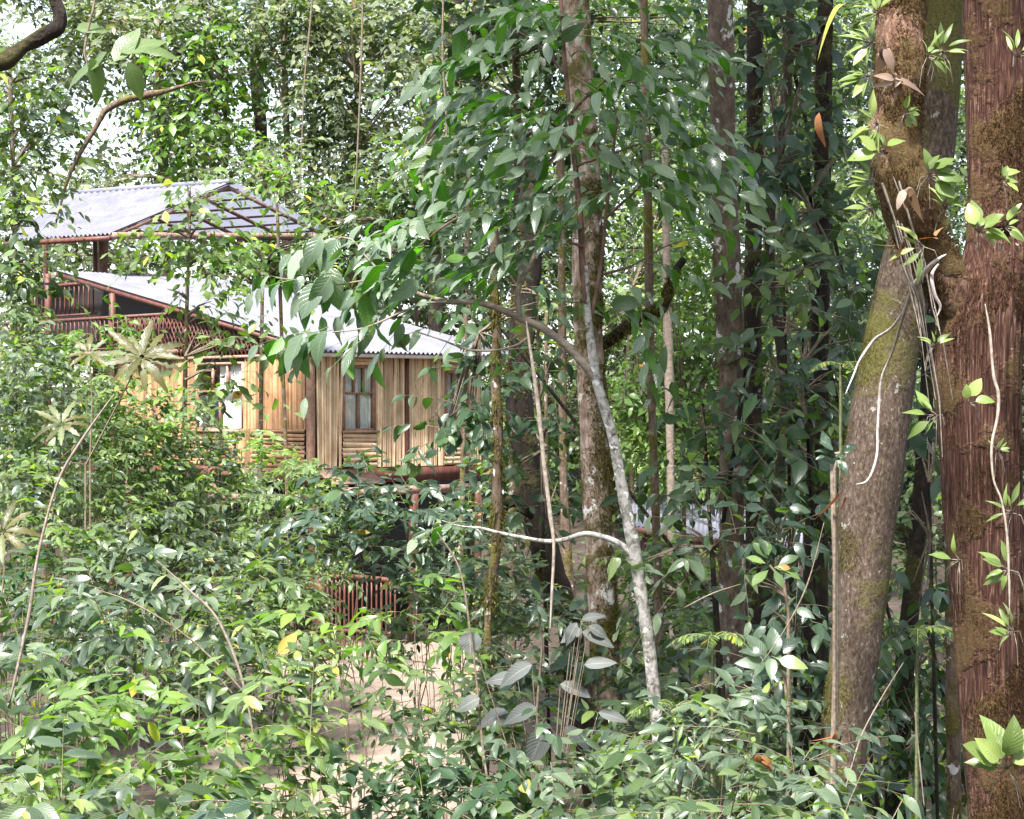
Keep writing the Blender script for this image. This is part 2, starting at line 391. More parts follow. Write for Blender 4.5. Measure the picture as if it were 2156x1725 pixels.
class Sticks:
    """thin twigs: three-sided prisms, vectorised"""
    def __init__(s): s.p = []; s.q = []; s.r = []; s.r2 = []
    def add(s, p, q, r, r2=None):
        s.p.append(p); s.q.append(q); s.r.append(np.broadcast_to(np.asarray(r, float), (len(p),)))
        s.r2.append(np.broadcast_to(np.asarray(r if r2 is None else r2, float), (len(p),)))
    def line(s, pts, r0, r1):
        a = np.array([tuple(x) for x in pts], float); k = len(a) - 1
        rr = np.linspace(r0, r1, k + 1); s.add(a[:-1], a[1:], rr[:-1], rr[1:])
    def build(s, name, mat, parent):
        p, q, r, r2 = (np.concatenate(x) for x in (s.p, s.q, s.r, s.r2))
        d = nrm(q - p); ref = np.where(np.abs(d[:, 2:3]) > .9, np.array([[1., 0, 0]]), np.array([[0, 0, 1.]]))
        a = nrm(np.cross(d, ref)); b = np.cross(d, a); k = len(p)
        cs = [(math.cos(x), math.sin(x)) for x in (0, 2.0944, 4.1888)]
        co = np.stack([p + (a * c + b * s_) * r[:, None] for c, s_ in cs] + [q + (a * c + b * s_) * r2[:, None] for c, s_ in cs], 1)
        co -= np.array(parent_world(parent))[None, None]
        lt = np.array([0, 1, 4, 3, 1, 2, 5, 4, 2, 0, 3, 5]); st = np.array([0, 4, 8])
        me = raw_mesh(name, co.reshape(-1, 3), (lt[None] + (np.arange(k) * 6)[:, None]).ravel(), (st[None] + (np.arange(k) * 12)[:, None]).ravel(), mat, rnd=np.repeat(rng.random(k), 6), smooth_=True)
        return link(name, me, parent)

def blobnoise(p, f, seed):
    """cheap smooth 3-D noise, about -1..1"""
    g = np.random.default_rng(abs(int(seed))); v = np.zeros(len(p))
    for i in range(5):
        k = g.normal(size=3); k = k / np.linalg.norm(k) * f * (1 + .5 * i); v += np.sin(p @ k + g.random() * 6.28) / (1 + .3 * i)
    return v / 2.4

G_S = .72
GAPS = [  # openings in the canopy where the sky shows, as directions from the viewpoint (px, py, rx, ry)
    (215, 255, 85, 75), (300, 330, 40, 35), (150, 320, 50, 45), (60, 60, 70, 60), (530, 225, 28, 34), (578, 262, 26, 50),
    (560, 320, 40, 26), (665, 350, 30, 40), (690, 140, 22, 30), (775, 225, 20, 24), (850, 235, 22, 24), (700, 70, 20, 16), (240, 160, 40, 30), (440, 405, 30, 10), (640, 470, 12, 12)]

face = np.array([-.06, -.24, 0])     # leaves of a wood edge turn to the open side
DENS = 2.6
def twigs(LV, ST, org, d, ln, k, L, W, droop=.25, hang=.2, updir=.7, spread=.75, jit=.3, tr=.004, mask=None, bank=None, curl=.22, fold=.22, face_=None):
    """org (n,3) twig starts, d (n,3) directions, ln (n) lengths; k leaves on each, set alternately"""
    n = len(org); d = nrm(d); up = np.array([0, 0, 1.])
    side = nrm(np.cross(d, up) + 1e-6)
    rb = rng.random(n) if bank is None else bank
    seg = 3; prev = org
    pt = lambda t: org + d * (ln * t)[:, None] - up * (droop * ln * t * t)[:, None]
    for j in range(seg):
        q = pt((j + 1) / seg * np.ones(n)); ST.add(prev, q, tr * (1 - .28 * j), tr * (1 - .28 * (j + 1))); prev = q
    for j in range(k):
        t = (j + .6 + .5 * rng.random(n)) / k; t = np.minimum(t, 1)
        p = pt(t); tan = nrm(d - up * (2 * droop * t)[:, None])
        sg = (1 if j % 2 else -1) * (1 if j < k - 1 else .15)
        ld = tan * .55 + side * sg * spread - up * hang + rng.normal(size=(n, 3)) * jit
        nn = up * updir + rng.normal(size=(n, 3)) * .42 + tan * .12 + (face if face_ is None else np.array(face_))
        s_ = rng.uniform(.45, 1.25, n) * (1 if k < 3 else (.75 + .35 * math.sin(math.pi * min(1, (j + 1) / k))))
        rr = np.clip(rb * .42 + rng.random(n) * .58 + rng.normal(size=n) * .03, 0, 1)
        rr = np.where(rng.random(n) < .018, .9 + .1 * rng.random(n), rr * .93)
        if mask is not None: p, ld, nn, s_, rr = (x[mask] for x in (p, ld, nn, s_, rr))
        LV.add(p, ld, nn, L * s_, W * s_ * rng.uniform(.75, 1.2, len(p)), rr, curl, fold)

def cloud(LV, ST, c, r, leaf, dens=1.6, k=7, aspect=.45, tl=4.2, clump=1.1, thr=-.15, seed=1, gaps=False, out=.6, Ypx=None, **kw):
    """a volume of leafy twigs: centre c, radii r (m), leaf length (m); dens = how many times over the leaves would cover its outline"""
    c = np.array(c); r = np.array(r)
    nleaf = DENS * dens * math.pi * r[0] * r[2] / (leaf * leaf * aspect * .6)
    n = int(nleaf / k * 1.35) + 3
    u = nrm(rng.normal(size=(n, 3))) * (rng.random(n) ** (1 / 2.0))[:, None]
    p = c + u * r
    ns = blobnoise(p, clump / max(r[0], .4) * 3.0, seed)
    m = ns > thr + .35 * (np.linalg.norm(u, axis=1) - .6)
    if gaps:
        px = p[:, 0] / p[:, 1] * 4312 + 1078; py = 862.5 - p[:, 2] / p[:, 1] * 4312
        for gx, gy, gr, gh in GAPS:
            m &= ((px - gx) / gr / G_S) ** 2 + ((py - gy) / gh / G_S) ** 2 > .7 + .5 * rng.random(n)
    p = p[m]; u = u[m]; n = len(p)
    if n == 0: return
    d = u * out + rng.normal(size=(n, 3)) * .5 * np.array([1, 1, .45]) + np.array([0, 0, .08])
    twigs(LV, ST, p, d, leaf * tl * rng.uniform(.6, 1.2, n), k, leaf, leaf * aspect, bank=np.clip(.5 + .5 * blobnoise(p, 2.5 / max(r[0], .3), seed + 5) + rng.normal(size=n) * .12, 0, 1), **kw)
# ================================================================ light, sky, camera
cam = bpy.data.cameras.new('camera'); cam.lens = 72; cam.sensor_width = 36; cam.clip_start = .1; cam.clip_end = 2000
co_ = bpy.data.objects.new('camera', cam); COL.objects.link(co_); co_.rotation_euler = (R(90), 0, 0); SC.camera = co_
SUN_EL, SUN_AZ = R(60), R(-158)      # azimuth measured from +Y towards +X
w = bpy.data.worlds.new('World'); SC.world = w; w.use_nodes = True
nt = w.node_tree
for n in list(nt.nodes): nt.nodes.remove(n)
sky = N(nt, 'ShaderNodeTexSky'); sky.sky_type = 'NISHITA'; sky.sun_disc = False
sky.sun_elevation = SUN_EL; sky.sun_rotation = SUN_AZ; sky.air_density = 1.0; sky.dust_density = 1.0; sky.ozone_density = 1.0
hs = N(nt, 'ShaderNodeHueSaturation'); hs.inputs['Saturation'].default_value = .55
bg = N(nt, 'ShaderNodeBackground'); bg.inputs[1].default_value = .085
ow = N(nt, 'ShaderNodeOutputWorld')
nt.links.new(sky.outputs[0], hs.inputs['Color']); nt.links.new(hs.outputs[0], bg.inputs[0]); nt.links.new(bg.outputs[0], ow.inputs[0])
sl = bpy.data.lights.new('sun', 'SUN'); sl.energy = 4.4; sl.angle = R(8); sl.color = (1, .975, .94)
so = bpy.data.objects.new('sun', sl); COL.objects.link(so)
sd_ = Vector((math.sin(SUN_AZ) * math.cos(SUN_EL), math.cos(SUN_AZ) * math.cos(SUN_EL), math.sin(SUN_EL)))
so.rotation_euler = sd_.to_track_quat('Z', 'Y').to_euler(); so.location = sd_ * 60
vs = SC.view_settings; vs.view_transform = 'Standard'; vs.look = 'None'; vs.gamma = 1; vs.exposure = EXPO
cy = SC.cycles
cy.max_bounces = 6; cy.diffuse_bounces = 3; cy.glossy_bounces = 2; cy.transmission_bounces = 4; cy.transparent_max_bounces = 4
cy.caustics_reflective = False; cy.caustics_refractive = False; cy.sample_clamp_indirect = 6
cy.use_denoising = True
try:
    cy.denoiser = 'OPENIMAGEDENOISE'; cy.denoising_input_passes = 'RGB_ALBEDO_NORMAL'; cy.denoising_prefilter = 'ACCURATE'
except Exception: pass

# ================================================================ ground
def ground():
    xs = np.concatenate([np.linspace(-260, -30, 24), np.linspace(-28, 30, 150), np.linspace(32, 260, 24)])
    ys = np.concatenate([np.linspace(-60, 0, 12), np.linspace(.6, 62, 150), np.linspace(64, 300, 40)])
    nx, ny = len(xs), len(ys)
    v = [(x, y, ground_z(x, y)) for y in ys for x in xs]
    loops = []; 
    for j in range(ny - 1):
        for i in range(nx - 1):
            a = j * nx + i; loops += [a, a + 1, a + nx + 1, a + nx]
    me = raw_mesh('ground', v, loops, np.arange(0, len(loops), 4), M['soil'], smooth_=True)
    tag(link('ground', me), kind='structure')
    # trodden sandy clearing, 4 mm and more above the soil
    mb = MB_(); st = .3
    ins = lambda x, y: (abs(x + 2.0 + .25 * math.sin(y * .5) + .05 * (y - 24)) < 1.75 + .025 * (y - 20) + .4 * noise.noise(Vector((x * .5, y * .5, 9)))) and 17.8 + .6 * noise.noise(Vector((x, 1, 1))) < y < 43
    for i in range(-26, 14):
        for j in range(58, 146):
            x, y = i * st, j * st
            if ins(x + st / 2, y + st / 2):
                q = [(x, y), (x + st, y), (x + st, y + st), (x, y + st)]
                mb.add([(a, b, ground_z(a, b) + .03) for a, b in q], [(0, 1, 2, 3)], .5)
    tag(mb.build('clearing', M['sand'], smooth_=True), kind='structure')
ground()

# ================================================================ the bamboo lodge
UL = Vector((-.69, .724, 0)).normalized(); UR = Vector((.724, .69, 0)); UR = Vector((-UL.y * -1, -UL.x, 0)).normalized()
Z = Vector((0, 0, 1))
CR = Vector(((652 - 1078) / 4312 * 38.8, 38.8, 0))     # the wall corner nearest the clearing
def t_on(u, px, c=CR):
    r = (px - 1078) / 4312
    return (r * c.y - c.x) / (u.x - r * u.y)
GZ = -4.6; ZF = -1.12; ZT = 1.02; ZM = -.38
lodge = empty('bamboo_lodge', (CR.x, CR.y, GZ), 'two storey bamboo cane lodge with white corrugated metal roofs beyond the clearing', 'building')
NL = -UR; NR = -UL       # outward normals of the left and the right wall

def canes(mb, c, u, nv, t0, t1, z0, z1, dia=.056, vertical=True):
    """split canes side by side on a wall; each a half-round with its own tone and slight lean"""
    if vertical:
        t = t0
        while t < t1 - dia * .4:
            d = min(dia * random.uniform(.75, 1.25), t1 - t); ctr = c + u * (t + d / 2)
            lean = random.uniform(-.012, .012); n_ = 5; rr = random.random()
            k = int((z1 - z0) / .5) + 1; vs = []; fs = []
            for i in range(k + 1):
                z = z0 + (z1 - z0) * i / k + random.uniform(-.02, .02) * (0 < i < k)
                s = 1 + (.07 if (i % 1 == 0 and 0 < i < k) else 0)
                for j in range(n_):
                    a = math.pi * j / (n_ - 1)
                    vs.append(ctr + u * (-math.cos(a) * d * .465 * s + lean * (i - k / 2)) + nv * (math.sin(a) * d * .5 * s + .012) + Z * z)
            for i in range(k):
                for j in range(n_ - 1): fs.append((i * n_ + j, i * n_ + j + 1, (i + 1) * n_ + j + 1, (i + 1) * n_ + j))
            mb.add(vs, fs, rr); t += d
    else:
        z = z0
        while z < z1 - dia * .4:
            d = min(dia * random.uniform(.8, 1.2), z1 - z); rr = random.random(); n_ = 5; vs = []; fs = []
            k = max(2, int((t1 - t0) / .6)); e0, e1 = t0 - random.uniform(0, .03), t1 + random.uniform(0, .03)
            wob = random.uniform(-.012, .012)
            for i in range(k + 1):
                t = e0 + (e1 - e0) * i / k
                for j in range(n_):
                    a = math.pi * j / (n_ - 1)
                    vs.append(c + u * t + nv * (math.sin(a) * d * .45 + .02) + Z * (z + d / 2 - math.cos(a) * d * .49 + wob * (i - k / 2)))
            for i in range(k):
                for j in range(n_ - 1): fs.append((i * n_ + j, (i + 1) * n_ + j, (i + 1) * n_ + j + 1, i * n_ + j + 1))
            mb.add(vs, fs, rr); z += d

def tl(px): return t_on(UL, px)
def tr_(px): return t_on(UR, px)
TLE = 6.7; TRE = 4.4
# openings: (wall vector, normal, t0, t1, z0, z1)
wr1 = (tr_(720), tr_(788), -.42, .86)
wl1 = (tl(515), tl(415), -.42, .94)
wr2 = (tr_(935), tr_(985), -.42, .78)
# right wall
mb = MB_()
canes(mb, CR, UR, NR, .16, wr1[0], ZF, ZT); canes(mb, CR, UR, NR, wr1[1] + .02, wr2[0], ZF, ZT)
canes(mb, CR, UR, NR, wr2[1], TRE, ZF, ZT)
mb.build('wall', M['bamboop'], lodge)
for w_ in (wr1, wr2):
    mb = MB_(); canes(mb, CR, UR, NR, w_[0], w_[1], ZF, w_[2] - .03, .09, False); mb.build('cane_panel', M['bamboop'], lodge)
    mb = MB_(); canes(mb, CR, UR, NR, w_[0], w_[1], w_[3], ZT - .02, .07, False); mb.build('cane_lintel', M['bamboop'], lodge)
# left wall
mb = MB_()
canes(mb, CR, UL, NL, .12, wl1[0], ZM, ZT); canes(mb, CR, UL, NL, wl1[1], TLE, ZM, ZT); 
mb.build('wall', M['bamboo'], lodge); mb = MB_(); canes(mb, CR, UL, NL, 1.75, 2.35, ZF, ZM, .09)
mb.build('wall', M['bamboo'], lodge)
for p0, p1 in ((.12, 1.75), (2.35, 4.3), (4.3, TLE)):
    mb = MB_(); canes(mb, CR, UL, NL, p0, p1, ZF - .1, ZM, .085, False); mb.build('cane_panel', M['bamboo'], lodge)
# boards behind the canes, pierced by the windows
mb = MB_()
def backing(u, nv, T0, T1, z0, z1, holes):
    t = T0; D = -nv * .07
    for (a, b, c_, d_) in sorted(holes):
        mb.box(CR + u * t + Z * z0, u * (a - t), D, Z * (z1 - z0))
        mb.box(CR + u * (a + .002) + Z * z0, u * (b - a - .004), D, Z * (c_ - z0)); mb.box(CR + u * (a + .002) + Z * d_, u * (b - a - .004), D, Z * (z1 - d_)); t = b
    mb.box(CR + u * t + Z * z0, u * (T1 - t), D, Z * (z1 - z0))
backing(UR, NR, .075, TRE, ZF, ZT, [wr1, wr2]); backing(UL, NL, 0, TLE, ZF, ZT, [wl1])
mb.box(CR + UL * TLE + Z * ZF + UR * .08, UR * (TRE - .1), UL * .07, Z * (ZT - ZF)); mb.box(CR + UR * TRE + Z * ZF + UL * .08, UL * (TLE - .1), UR * .07, Z * (ZT - ZF))
mb.build('backing_board', M['board'], lodge)
# corner posts
mb = MB_(); mb.tube([CR + Z * -1.4 + UR * .04 + UL * .02, CR + Z * 1.1 + UR * .04 + UL * .02], .085, 12, .06, 5, 6); mb.build('corner_post', M['frame'], lodge, True)
mb = MB_(); q = CR + UR * tr_(853) + NR * .05; mb.tube([q + Z * ZF, q + Z * 1.04], .045, 8, .06, 5, 6); mb.build('wall_post', M['redwood'], lodge, True)
# floor slab with a pale edge, and the dark storey below
mb = MB_(); mb.box(CR + NL * .12 + NR * .12 + Z * (ZF - .30), UR * 4.7, UL * 9, Z * .28); mb.build('floor_slab', M['redwood'], lodge)
mb = MB_(); q = CR + NR * .14 + UR * .1
mb.add([q + Z * (ZF - .04), q + UR * 1.2 + Z * (ZF - .04), q + UR * 1.25 + NR * .5 + Z * (ZF - .27), q - UR * .1 + NR * .5 + Z * (ZF - .27),
        q + Z * (ZF - .07), q + UR * 1.2 + Z * (ZF - .07), q + UR * 1.25 + NR * .5 + Z * (ZF - .30), q - UR * .1 + NR * .5 + Z * (ZF - .30)],
       [(0, 3, 2, 1), (4, 5, 6, 7), (3, 7, 6, 2), (0, 4, 7, 3), (1, 2, 6, 5), (0, 1, 5, 4)])
mb.build('porch_roof', M['timber'], lodge)
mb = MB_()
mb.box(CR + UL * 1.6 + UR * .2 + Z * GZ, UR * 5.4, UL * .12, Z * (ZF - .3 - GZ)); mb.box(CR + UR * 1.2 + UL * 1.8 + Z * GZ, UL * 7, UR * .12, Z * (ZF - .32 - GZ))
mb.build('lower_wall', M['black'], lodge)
for k, (t, u) in enumerate(((.1, UR), (2.6, UR), (4.3, UR), (3.0, UL), (6.2, UL))):
    mb = MB_(); q = CR + u * t; mb.tube([q + Z * (GZ - .1), q + Z * (ZF - .31)], .10, 10, .05, 4, 5); mb.build('ground_post', M['redwood'], lodge, True)
mb = MB_(); mb.bar(CR + NR * .95 + Z * (ZF - .42), CR + NR * .95 + UR * 3.6 + Z * (ZF - .42), .10, .16); mb.bar(CR + NL * .2 + NR * .3 + Z * (ZF - .55), CR + NL * .2 + UL * 3 + Z * (ZF - .62), .10, .14)
mb.build('floor_beam', M['timber'], lodge)

def window(w_, u, nv, cols, open_cols=(), name='window'):
    t0, t1, z0, z1 = w_; c = CR - nv * .02; fw = .055
    f = MB_()
    f.box(c + u * t0 + Z * z0 - nv * .03, u * fw, nv * .09, Z * (z1 - z0)); f.box(c + u * (t1 - fw) + Z * z0 - nv * .03, u * fw, nv * .09, Z * (z1 - z0))
    f.box(c + u * (t0 + fw) + Z * z0 - nv * .03, u * (t1 - t0 - 2 * fw), nv * .09, Z * fw); f.box(c + u * (t0 + fw) + Z * (z1 - fw) - nv * .03, u * (t1 - t0 - 2 * fw), nv * .09, Z * fw)
    zm = z0 + (z1 - z0) * .56
    for i in range(1, cols):
        t = t0 + fw + (t1 - t0 - 2 * fw) * i / cols
        f.box(c + u * (t - .02) + Z * (z0 + fw) - nv * .02, u * .04, nv * .07, Z * (zm - z0 - fw)); 
    for i in range(1, cols + 1):
        t = t0 + fw + (t1 - t0 - 2 * fw) * i / (cols + 1)
        f.box(c + u * (t - .018) + Z * (zm + .04) - nv * .02, u * .036, nv * .07, Z * (z1 - fw - zm - .04))
    f.box(c + u * (t0 + fw) + Z * zm - nv * .022, u * (t1 - t0 - 2 * fw), nv * .075, Z * .04)
    fo = f.build(name, M['frame'], lodge)
    g = MB_(); g.box(c + u * (t0 + fw + .003) + Z * (z0 + fw + .003) - nv * .012, u * (t1 - t0 - 2 * fw - .006), nv * .006, Z * (z1 - z0 - 2 * fw - .006))
    g.build('glass', M['glass'], fo)
    # curtain hung in soft folds just inside
    cu = MB_(); a0, a1 = t0 + fw, t1 - fw
    if open_cols: a1 = t0 + (t1 - t0) * open_cols
    K = 60; vs = []; fs = []
    for i in range(K + 1):
        t = a0 + (a1 - a0) * i / K; off = .022 * math.sin(i * .9) + .015 * math.sin(i * .37 + 1)
        for z in (z0 + .03, z1 - .06): vs.append(c + u * t - nv * (.045 + off * .6) + Z * z)
    for i in range(K): fs.append((2 * i, 2 * i + 2, 2 * i + 3, 2 * i + 1))
    cu.add(vs, fs, .5); cu.build('curtain', M['curtain'], fo, True)
    s = MB_(); s.box(CR + u * (t0 - .05) + nv * .005 + Z * (z0 - .035), u * (t1 - t0 + .1), nv * .10, Z * .05); s.build('sill', M['frame'], fo)
window(wr1, UR, NR, 2); window(wr2, UR, NR, 2); window(wl1, UL, NL, 2, .55)

# ---- corrugated roofs: o = eave corner, up = vector from eave to top, al = vector along the eave
def corrugated(o, up, al, up2=None, pitch=.09, amp=.016, k=6, single=False):
    """up at the near end, up2 at the far end of the eave"""
    mb = MB_(); o, up, al = Vector(o), Vector(up), Vector(al); up2 = Vector(up2) if up2 is not None else up
    nrm_ = al.cross(up).normalized()
    if nrm_.z < 0: nrm_ = -nrm_
    n = int(al.length / pitch * k); vs = []; rows = 7
    for i in range(n + 1):
        f = i / n; ww = amp * math.cos(2 * math.pi * i / k)
        for j in range(rows):
            g = j / (rows - 1); lap = .008 * ((g * 3) % 1)
            p = o + al * f + (up * (1 - f) + up2 * f) * g + nrm_ * (ww + lap)
            vs.append(p)
    fs = [(i * rows + j, (i + 1) * rows + j, (i + 1) * rows + j + 1, i * rows + j + 1) for i in range(n) for j in range(rows - 1)]
    mb.add(vs, fs, .5)
    if single: return mb
    # underside, a millimetre thick sheet
    b = [v - nrm_ * .004 for v in vs]
    mb.add(b, [tuple(reversed(f)) for f in fs], .5)
    return mb

A = CR + NR * .50 + NL * .12 + Z * 1.10
SL = Vector((UL.x, UL.y, .2075))
lower = corrugated(A, SL * 9.5, UR * 5.25, SL * 9.3, pitch=.115, amp=.024)
lower.build('lower_roof', M['metal'], lodge, True)
mb = MB_()   # verge board under the rake, eave board
mb.bar(A + NL * -.02 - Z * .07, A + NL * -.02 + SL * 9.4 - Z * .07, .03, .09); mb.build('verge_board', M['redwood'], lodge)
mb = MB_(); mb.bar(A + UL * .05 - Z * .07, A + UL * .05 + UR * 5.2 - Z * .07, .03, .07); mb.build('eave_board', M['plaster'], lodge)
mb = MB_()
for i in range(9): mb.bar(A + UR * .1 + SL * (i * 1.1 + .3) - Z * .075, A + UR * 5.1 + SL * (i * 1.1 + .3) - Z * .075, .05, .07)
mb.build('purlin', M['timber'], lodge)
# lattice between wall head and roof on the left wall
mb = MB_(); D_ = .21
def roofz(t): return 1.10 + .2075 * (t + .55) - .12
for s_ in (-1, 1):
    for i in range(-6, 90):
        p = []; t = i * D_ * .62
        for k in range(14):
            z = ZT + k * .07; tt = t + s_ * k * .07 * .62
            if 0 < tt < 6.4 and z < roofz(tt): p.append(CR + UL * tt + NL * (.01 + .012 * s_) + Z * z)
        if len(p) > 1: mb.bar(p[0], p[-1], .028, .012, up=NL)
mb.build('lattice', M['redwood'], lodge)
mb = MB_(); mb.bar(CR + NL * .03 + Z * (ZT + .02), CR + NL * .03 + UL * 6.7 + Z * (ZT + .02), .07, .06); mb.bar(CR + NR * .035 + UR * .2 + Z * (ZT + .03), CR + NR * .035 + UR * 4.35 + Z * (ZT + .03), .06, .05)
mb.build('wall_plate', M['frame'], lodge)
# the dark veranda under the high end of the roof
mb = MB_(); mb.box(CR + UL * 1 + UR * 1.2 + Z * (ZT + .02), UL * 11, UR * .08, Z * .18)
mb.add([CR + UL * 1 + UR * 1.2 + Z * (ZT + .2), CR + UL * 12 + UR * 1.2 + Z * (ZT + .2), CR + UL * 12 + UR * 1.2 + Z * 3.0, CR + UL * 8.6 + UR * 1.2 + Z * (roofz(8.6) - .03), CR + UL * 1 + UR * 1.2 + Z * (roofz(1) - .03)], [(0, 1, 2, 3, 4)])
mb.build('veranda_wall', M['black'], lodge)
mb = MB_(); mb.box(CR + UL * 4.4 + NL * .25 + Z * 1.14, UL * 8, UR * 1.42, Z * .10); mb.build('veranda_floor', M['timber'], lodge)
def balustrade(c, u, t0, t1, z0, z1, step, mat, name, parent, w1=.05, rb=.018):
    mb = MB_(); mb.bar(c + u * t0 + Z * z1, c + u * t1 + Z * z1, w1, w1 * 1.3); mb.bar(c + u * t0 + Z * (z0 + .05), c + u * t1 + Z * (z0 + .05), w1 * .8)
    r_ = mb.build(name, mat, parent); t = t0 + step / 2
    b = MB_()
    while t < t1:
        b.tube([c + u * t + Z * (z0 + .07), c + u * (t + random.uniform(-.01, .01)) + Z * (z1 - .02)], rb, 6, .1, 9, 3); t += step
    b.build('balusters', M['redwood'], r_, True)
    return r_
balustrade(CR + NL * .2, UL, 4.5, 12.2, 1.24, 1.95, .17, M['redwood'], 'balcony_railing', lodge)
balustrade(CR + UR * .9, UL, 8.9, 11.8, 2.1, 2.85, .2, M['redwood'], 'upper_railing', lodge)
for t in (6.6, 9.2, 11.9):
    mb = MB_(); q = CR + UL * t + NL * .14; mb.tube([q + Z * (GZ - .1), q + Z * (2.75 if t > 9.5 else roofz(t))], .07, 9, .08, 4, 8); mb.build('veranda_post', M['redwood'], lodge, True)

# ---- the open upper storey with its gabled roof
R0 = P(490, 384, 49.2); E1 = P(235, 492, 45.6); rd = Vector((-.852, .523, 0))
R1 = R0 + rd * 5.3; E0 = E1 + rd * 3.3
upm = corrugated(E1, R0 - E1, E0 - E1, R1 - E0 + Z * .02, pitch=.13, amp=.026)
upm.build('upper_roof', M['metal'], lodge, True)
E2 = P(697, 488, 52.7); E3 = E2 + rd * 5.5
upm = corrugated(E2 + Z * .0, R0 - E2 + Z * .012, E3 - E2, R1 - E3 + Z * .012, pitch=.115, amp=.024, single=True)
upm.build('upper_roof', M['clearsheet'], lodge, True)
mb = MB_(); mb.tube([R0 + Z * .02 - rd * .03, R1 + Z * .03], .075, 10, 0, 1, 4); mb.build('ridge_cap', M['metal'], lodge, True)
mb = MB_()
for i in range(6):       # purlins and rafters seen from below
    f = (i + .5) / 6; mb.bar(E2.lerp(R0, f) - Z * .07 + rd * .1, E3.lerp(R1, f) - Z * .07, .05, .05)
for i in range(5):
    f = i / 4 * .96 + .02; mb.bar(E1.lerp(E0, f) - Z * .09 + (R0 - E1) * .03, R0.lerp(R1, f) - Z * .10, .06, .08); mb.bar(E2.lerp(E3, f) - Z * .13, R0.lerp(R1, f) - Z * .13, .06, .08)
mb.build('rafters', M['timber'], lodge)
TB0 = E1 + (R0 - E1) * .04 - Z * .10; TB1 = P(680, 499, 52.0)
mb = MB_(); mb.tube([TB0 - (TB1 - TB0) * .02, TB0.lerp(TB1, .5), TB1], .085, 9, .1, 2, 6); mb.build('tie_beam', M['timber'], lodge, True)
mb = MB_(); mb.tube([E1 - Z * .1 + rd * .05, E0 - Z * .1], .06, 8, .1, 2, 5); mb.build('eave_beam', M['redwood'], lodge, True)
def post(px, Y, top, bot, r, mat):
    mb = MB_(); a, b = P(px, top, Y), P(px, bot, Y); mb.tube([b, a.lerp(b, .5) + Vector((random.uniform(-.03, .03), 0, 0)), a], r, 10, .16, 3, 6); mb.build('post', mat, lodge, True)
post(218, 48.2, 492, 800, 0.127, M['timber']); post(200, 49.8, 492, 800, 0.063, M['redwood']); post(96, 50.9, 492, 800, 0.057, M['redwood'])
post(428, 49.4, 497, 800, 0.081, M['timber']); post(505, 50.6, 497, 800, 0.081, M['timber']); post(600, 51.6, 500, 800, 0.081, M['timber'])

# carved pale figure-like post standing on the balcony
q = CR + UL * 11.1 + NL * .33
mb = MB_(); mb.tube([q + Z * 1.25, q + Z * 1.45, q + Z * 1.6, q + Z * 1.66, q + Z * 1.85, q + Z * 1.93, q + Z * 2.0, q + Z * 2.1, q + Z * 2.22, q + Z * 2.3], [.035, .03, .05, .075, .085, .05, .035, .075, .07, .02], 12, .05, 8, 3)
tag(mb.build('carved_post', M['root'], None, True), 'pale carved wooden post standing by the dark balcony railing', 'post')

# red-brown railing of the ground floor
rail = empty('wooden_railing', tuple(P(740, 1350, 36.6)), 'red-brown wooden railing with upright bars at the back edge of the sandy clearing', 'railing')
rail.location.z = GZ
a = P(688, 1215, 37.0); b = P(806, 1222, 36.3); u = (b - a); L_ = u.length; u.normalize(); a0 = Vector((a.x, a.y, 0)); uf = Vector((u.x, u.y, 0)).normalized()
mb = MB_(); mb.tube([a - u * .1 + Z * .0, a.lerp(b, .5) + Z * .03, b + u * .4], .045, 9, .1, 5, 5); mb.build('top_rail', M['redwood'], rail, True)
mb = MB_(); mb.tube([a - Z * .95, b - Z * .93 + u * .4], .035, 8, .1, 5, 5); mb.build('bottom_rail', M['redwood'], rail, True)
t = .02
while t < L_ + .35:
    mb = MB_(); q = a + u * t; mb.tube([Vector((q.x, q.y, GZ + random.uniform(.02, .12))), q - Z * .02], random.uniform(.014, .022), 7, .15, 9, 5); mb.build('baluster', M['redwood'], rail, True); t += random.uniform(.085, .115)
mb = MB_(); q = a - u * .14; mb.tube([Vector((q.x, q.y, GZ - .1)), q + Z * .1], .085, 9, .08, 4, 4); mb.build('end_post', M['redwood'], rail, True)

# second building glimpsed between the trunks
shed = empty('metal_roofed_shed', tuple(P(1490, 1150, 43)), 'low shed with a bright metal roof glimpsed behind the straight speckled trunk', 'building')
shed.location.z = GZ
e0, e1 = P(1325, 1106, 41), P(1690, 1166, 43); t0_, t1_ = P(1325, 1048, 45), P(1690, 1086, 47)
corrugated(e0, t0_ - e0, e1 - e0, t1_ - e1, pitch=.11).build('roof', M['metal'], shed, True)
mb = MB_(); al_ = (e1 - e0); mb.bar(e0 - Z * .08, e1 - Z * .08, .06, .14); mb.build('eave_beam', M['redwood'], shed)
mb = MB_(); q = e0 + al_ * .05 + Vector((0, 1.2, 0)); bh = q.z - .1 - GZ; mb.box(Vector((q.x, q.y, GZ)), Vector((al_.x * .9, al_.y * .9, 0)), Vector((0, 2.2, 0)), Z * (bh - .45)); mb.build('wall', M['plaster'], shed)
for f in (.08, .5, .92):
    mb = MB_(); q = e0 + al_ * f + Vector((0, .2, 0)); mb.tube([Vector((q.x, q.y, GZ)), q - Z * .1], .06, 8, .05, 4, 4); mb.build('post', M['redwood'], shed, True)
# ================================================================ trunks
def path(pts, Y):
    """[(px, py, width_px[, Y])] -> world points and radii"""
    P_, R_ = [], []
    for p in pts:
        y = p[3] if len(p) > 3 else Y
        P_.append(P(p[0], p[1], y)); R_.append(p[2] / 2 / 4312 * y)
    return P_, R_

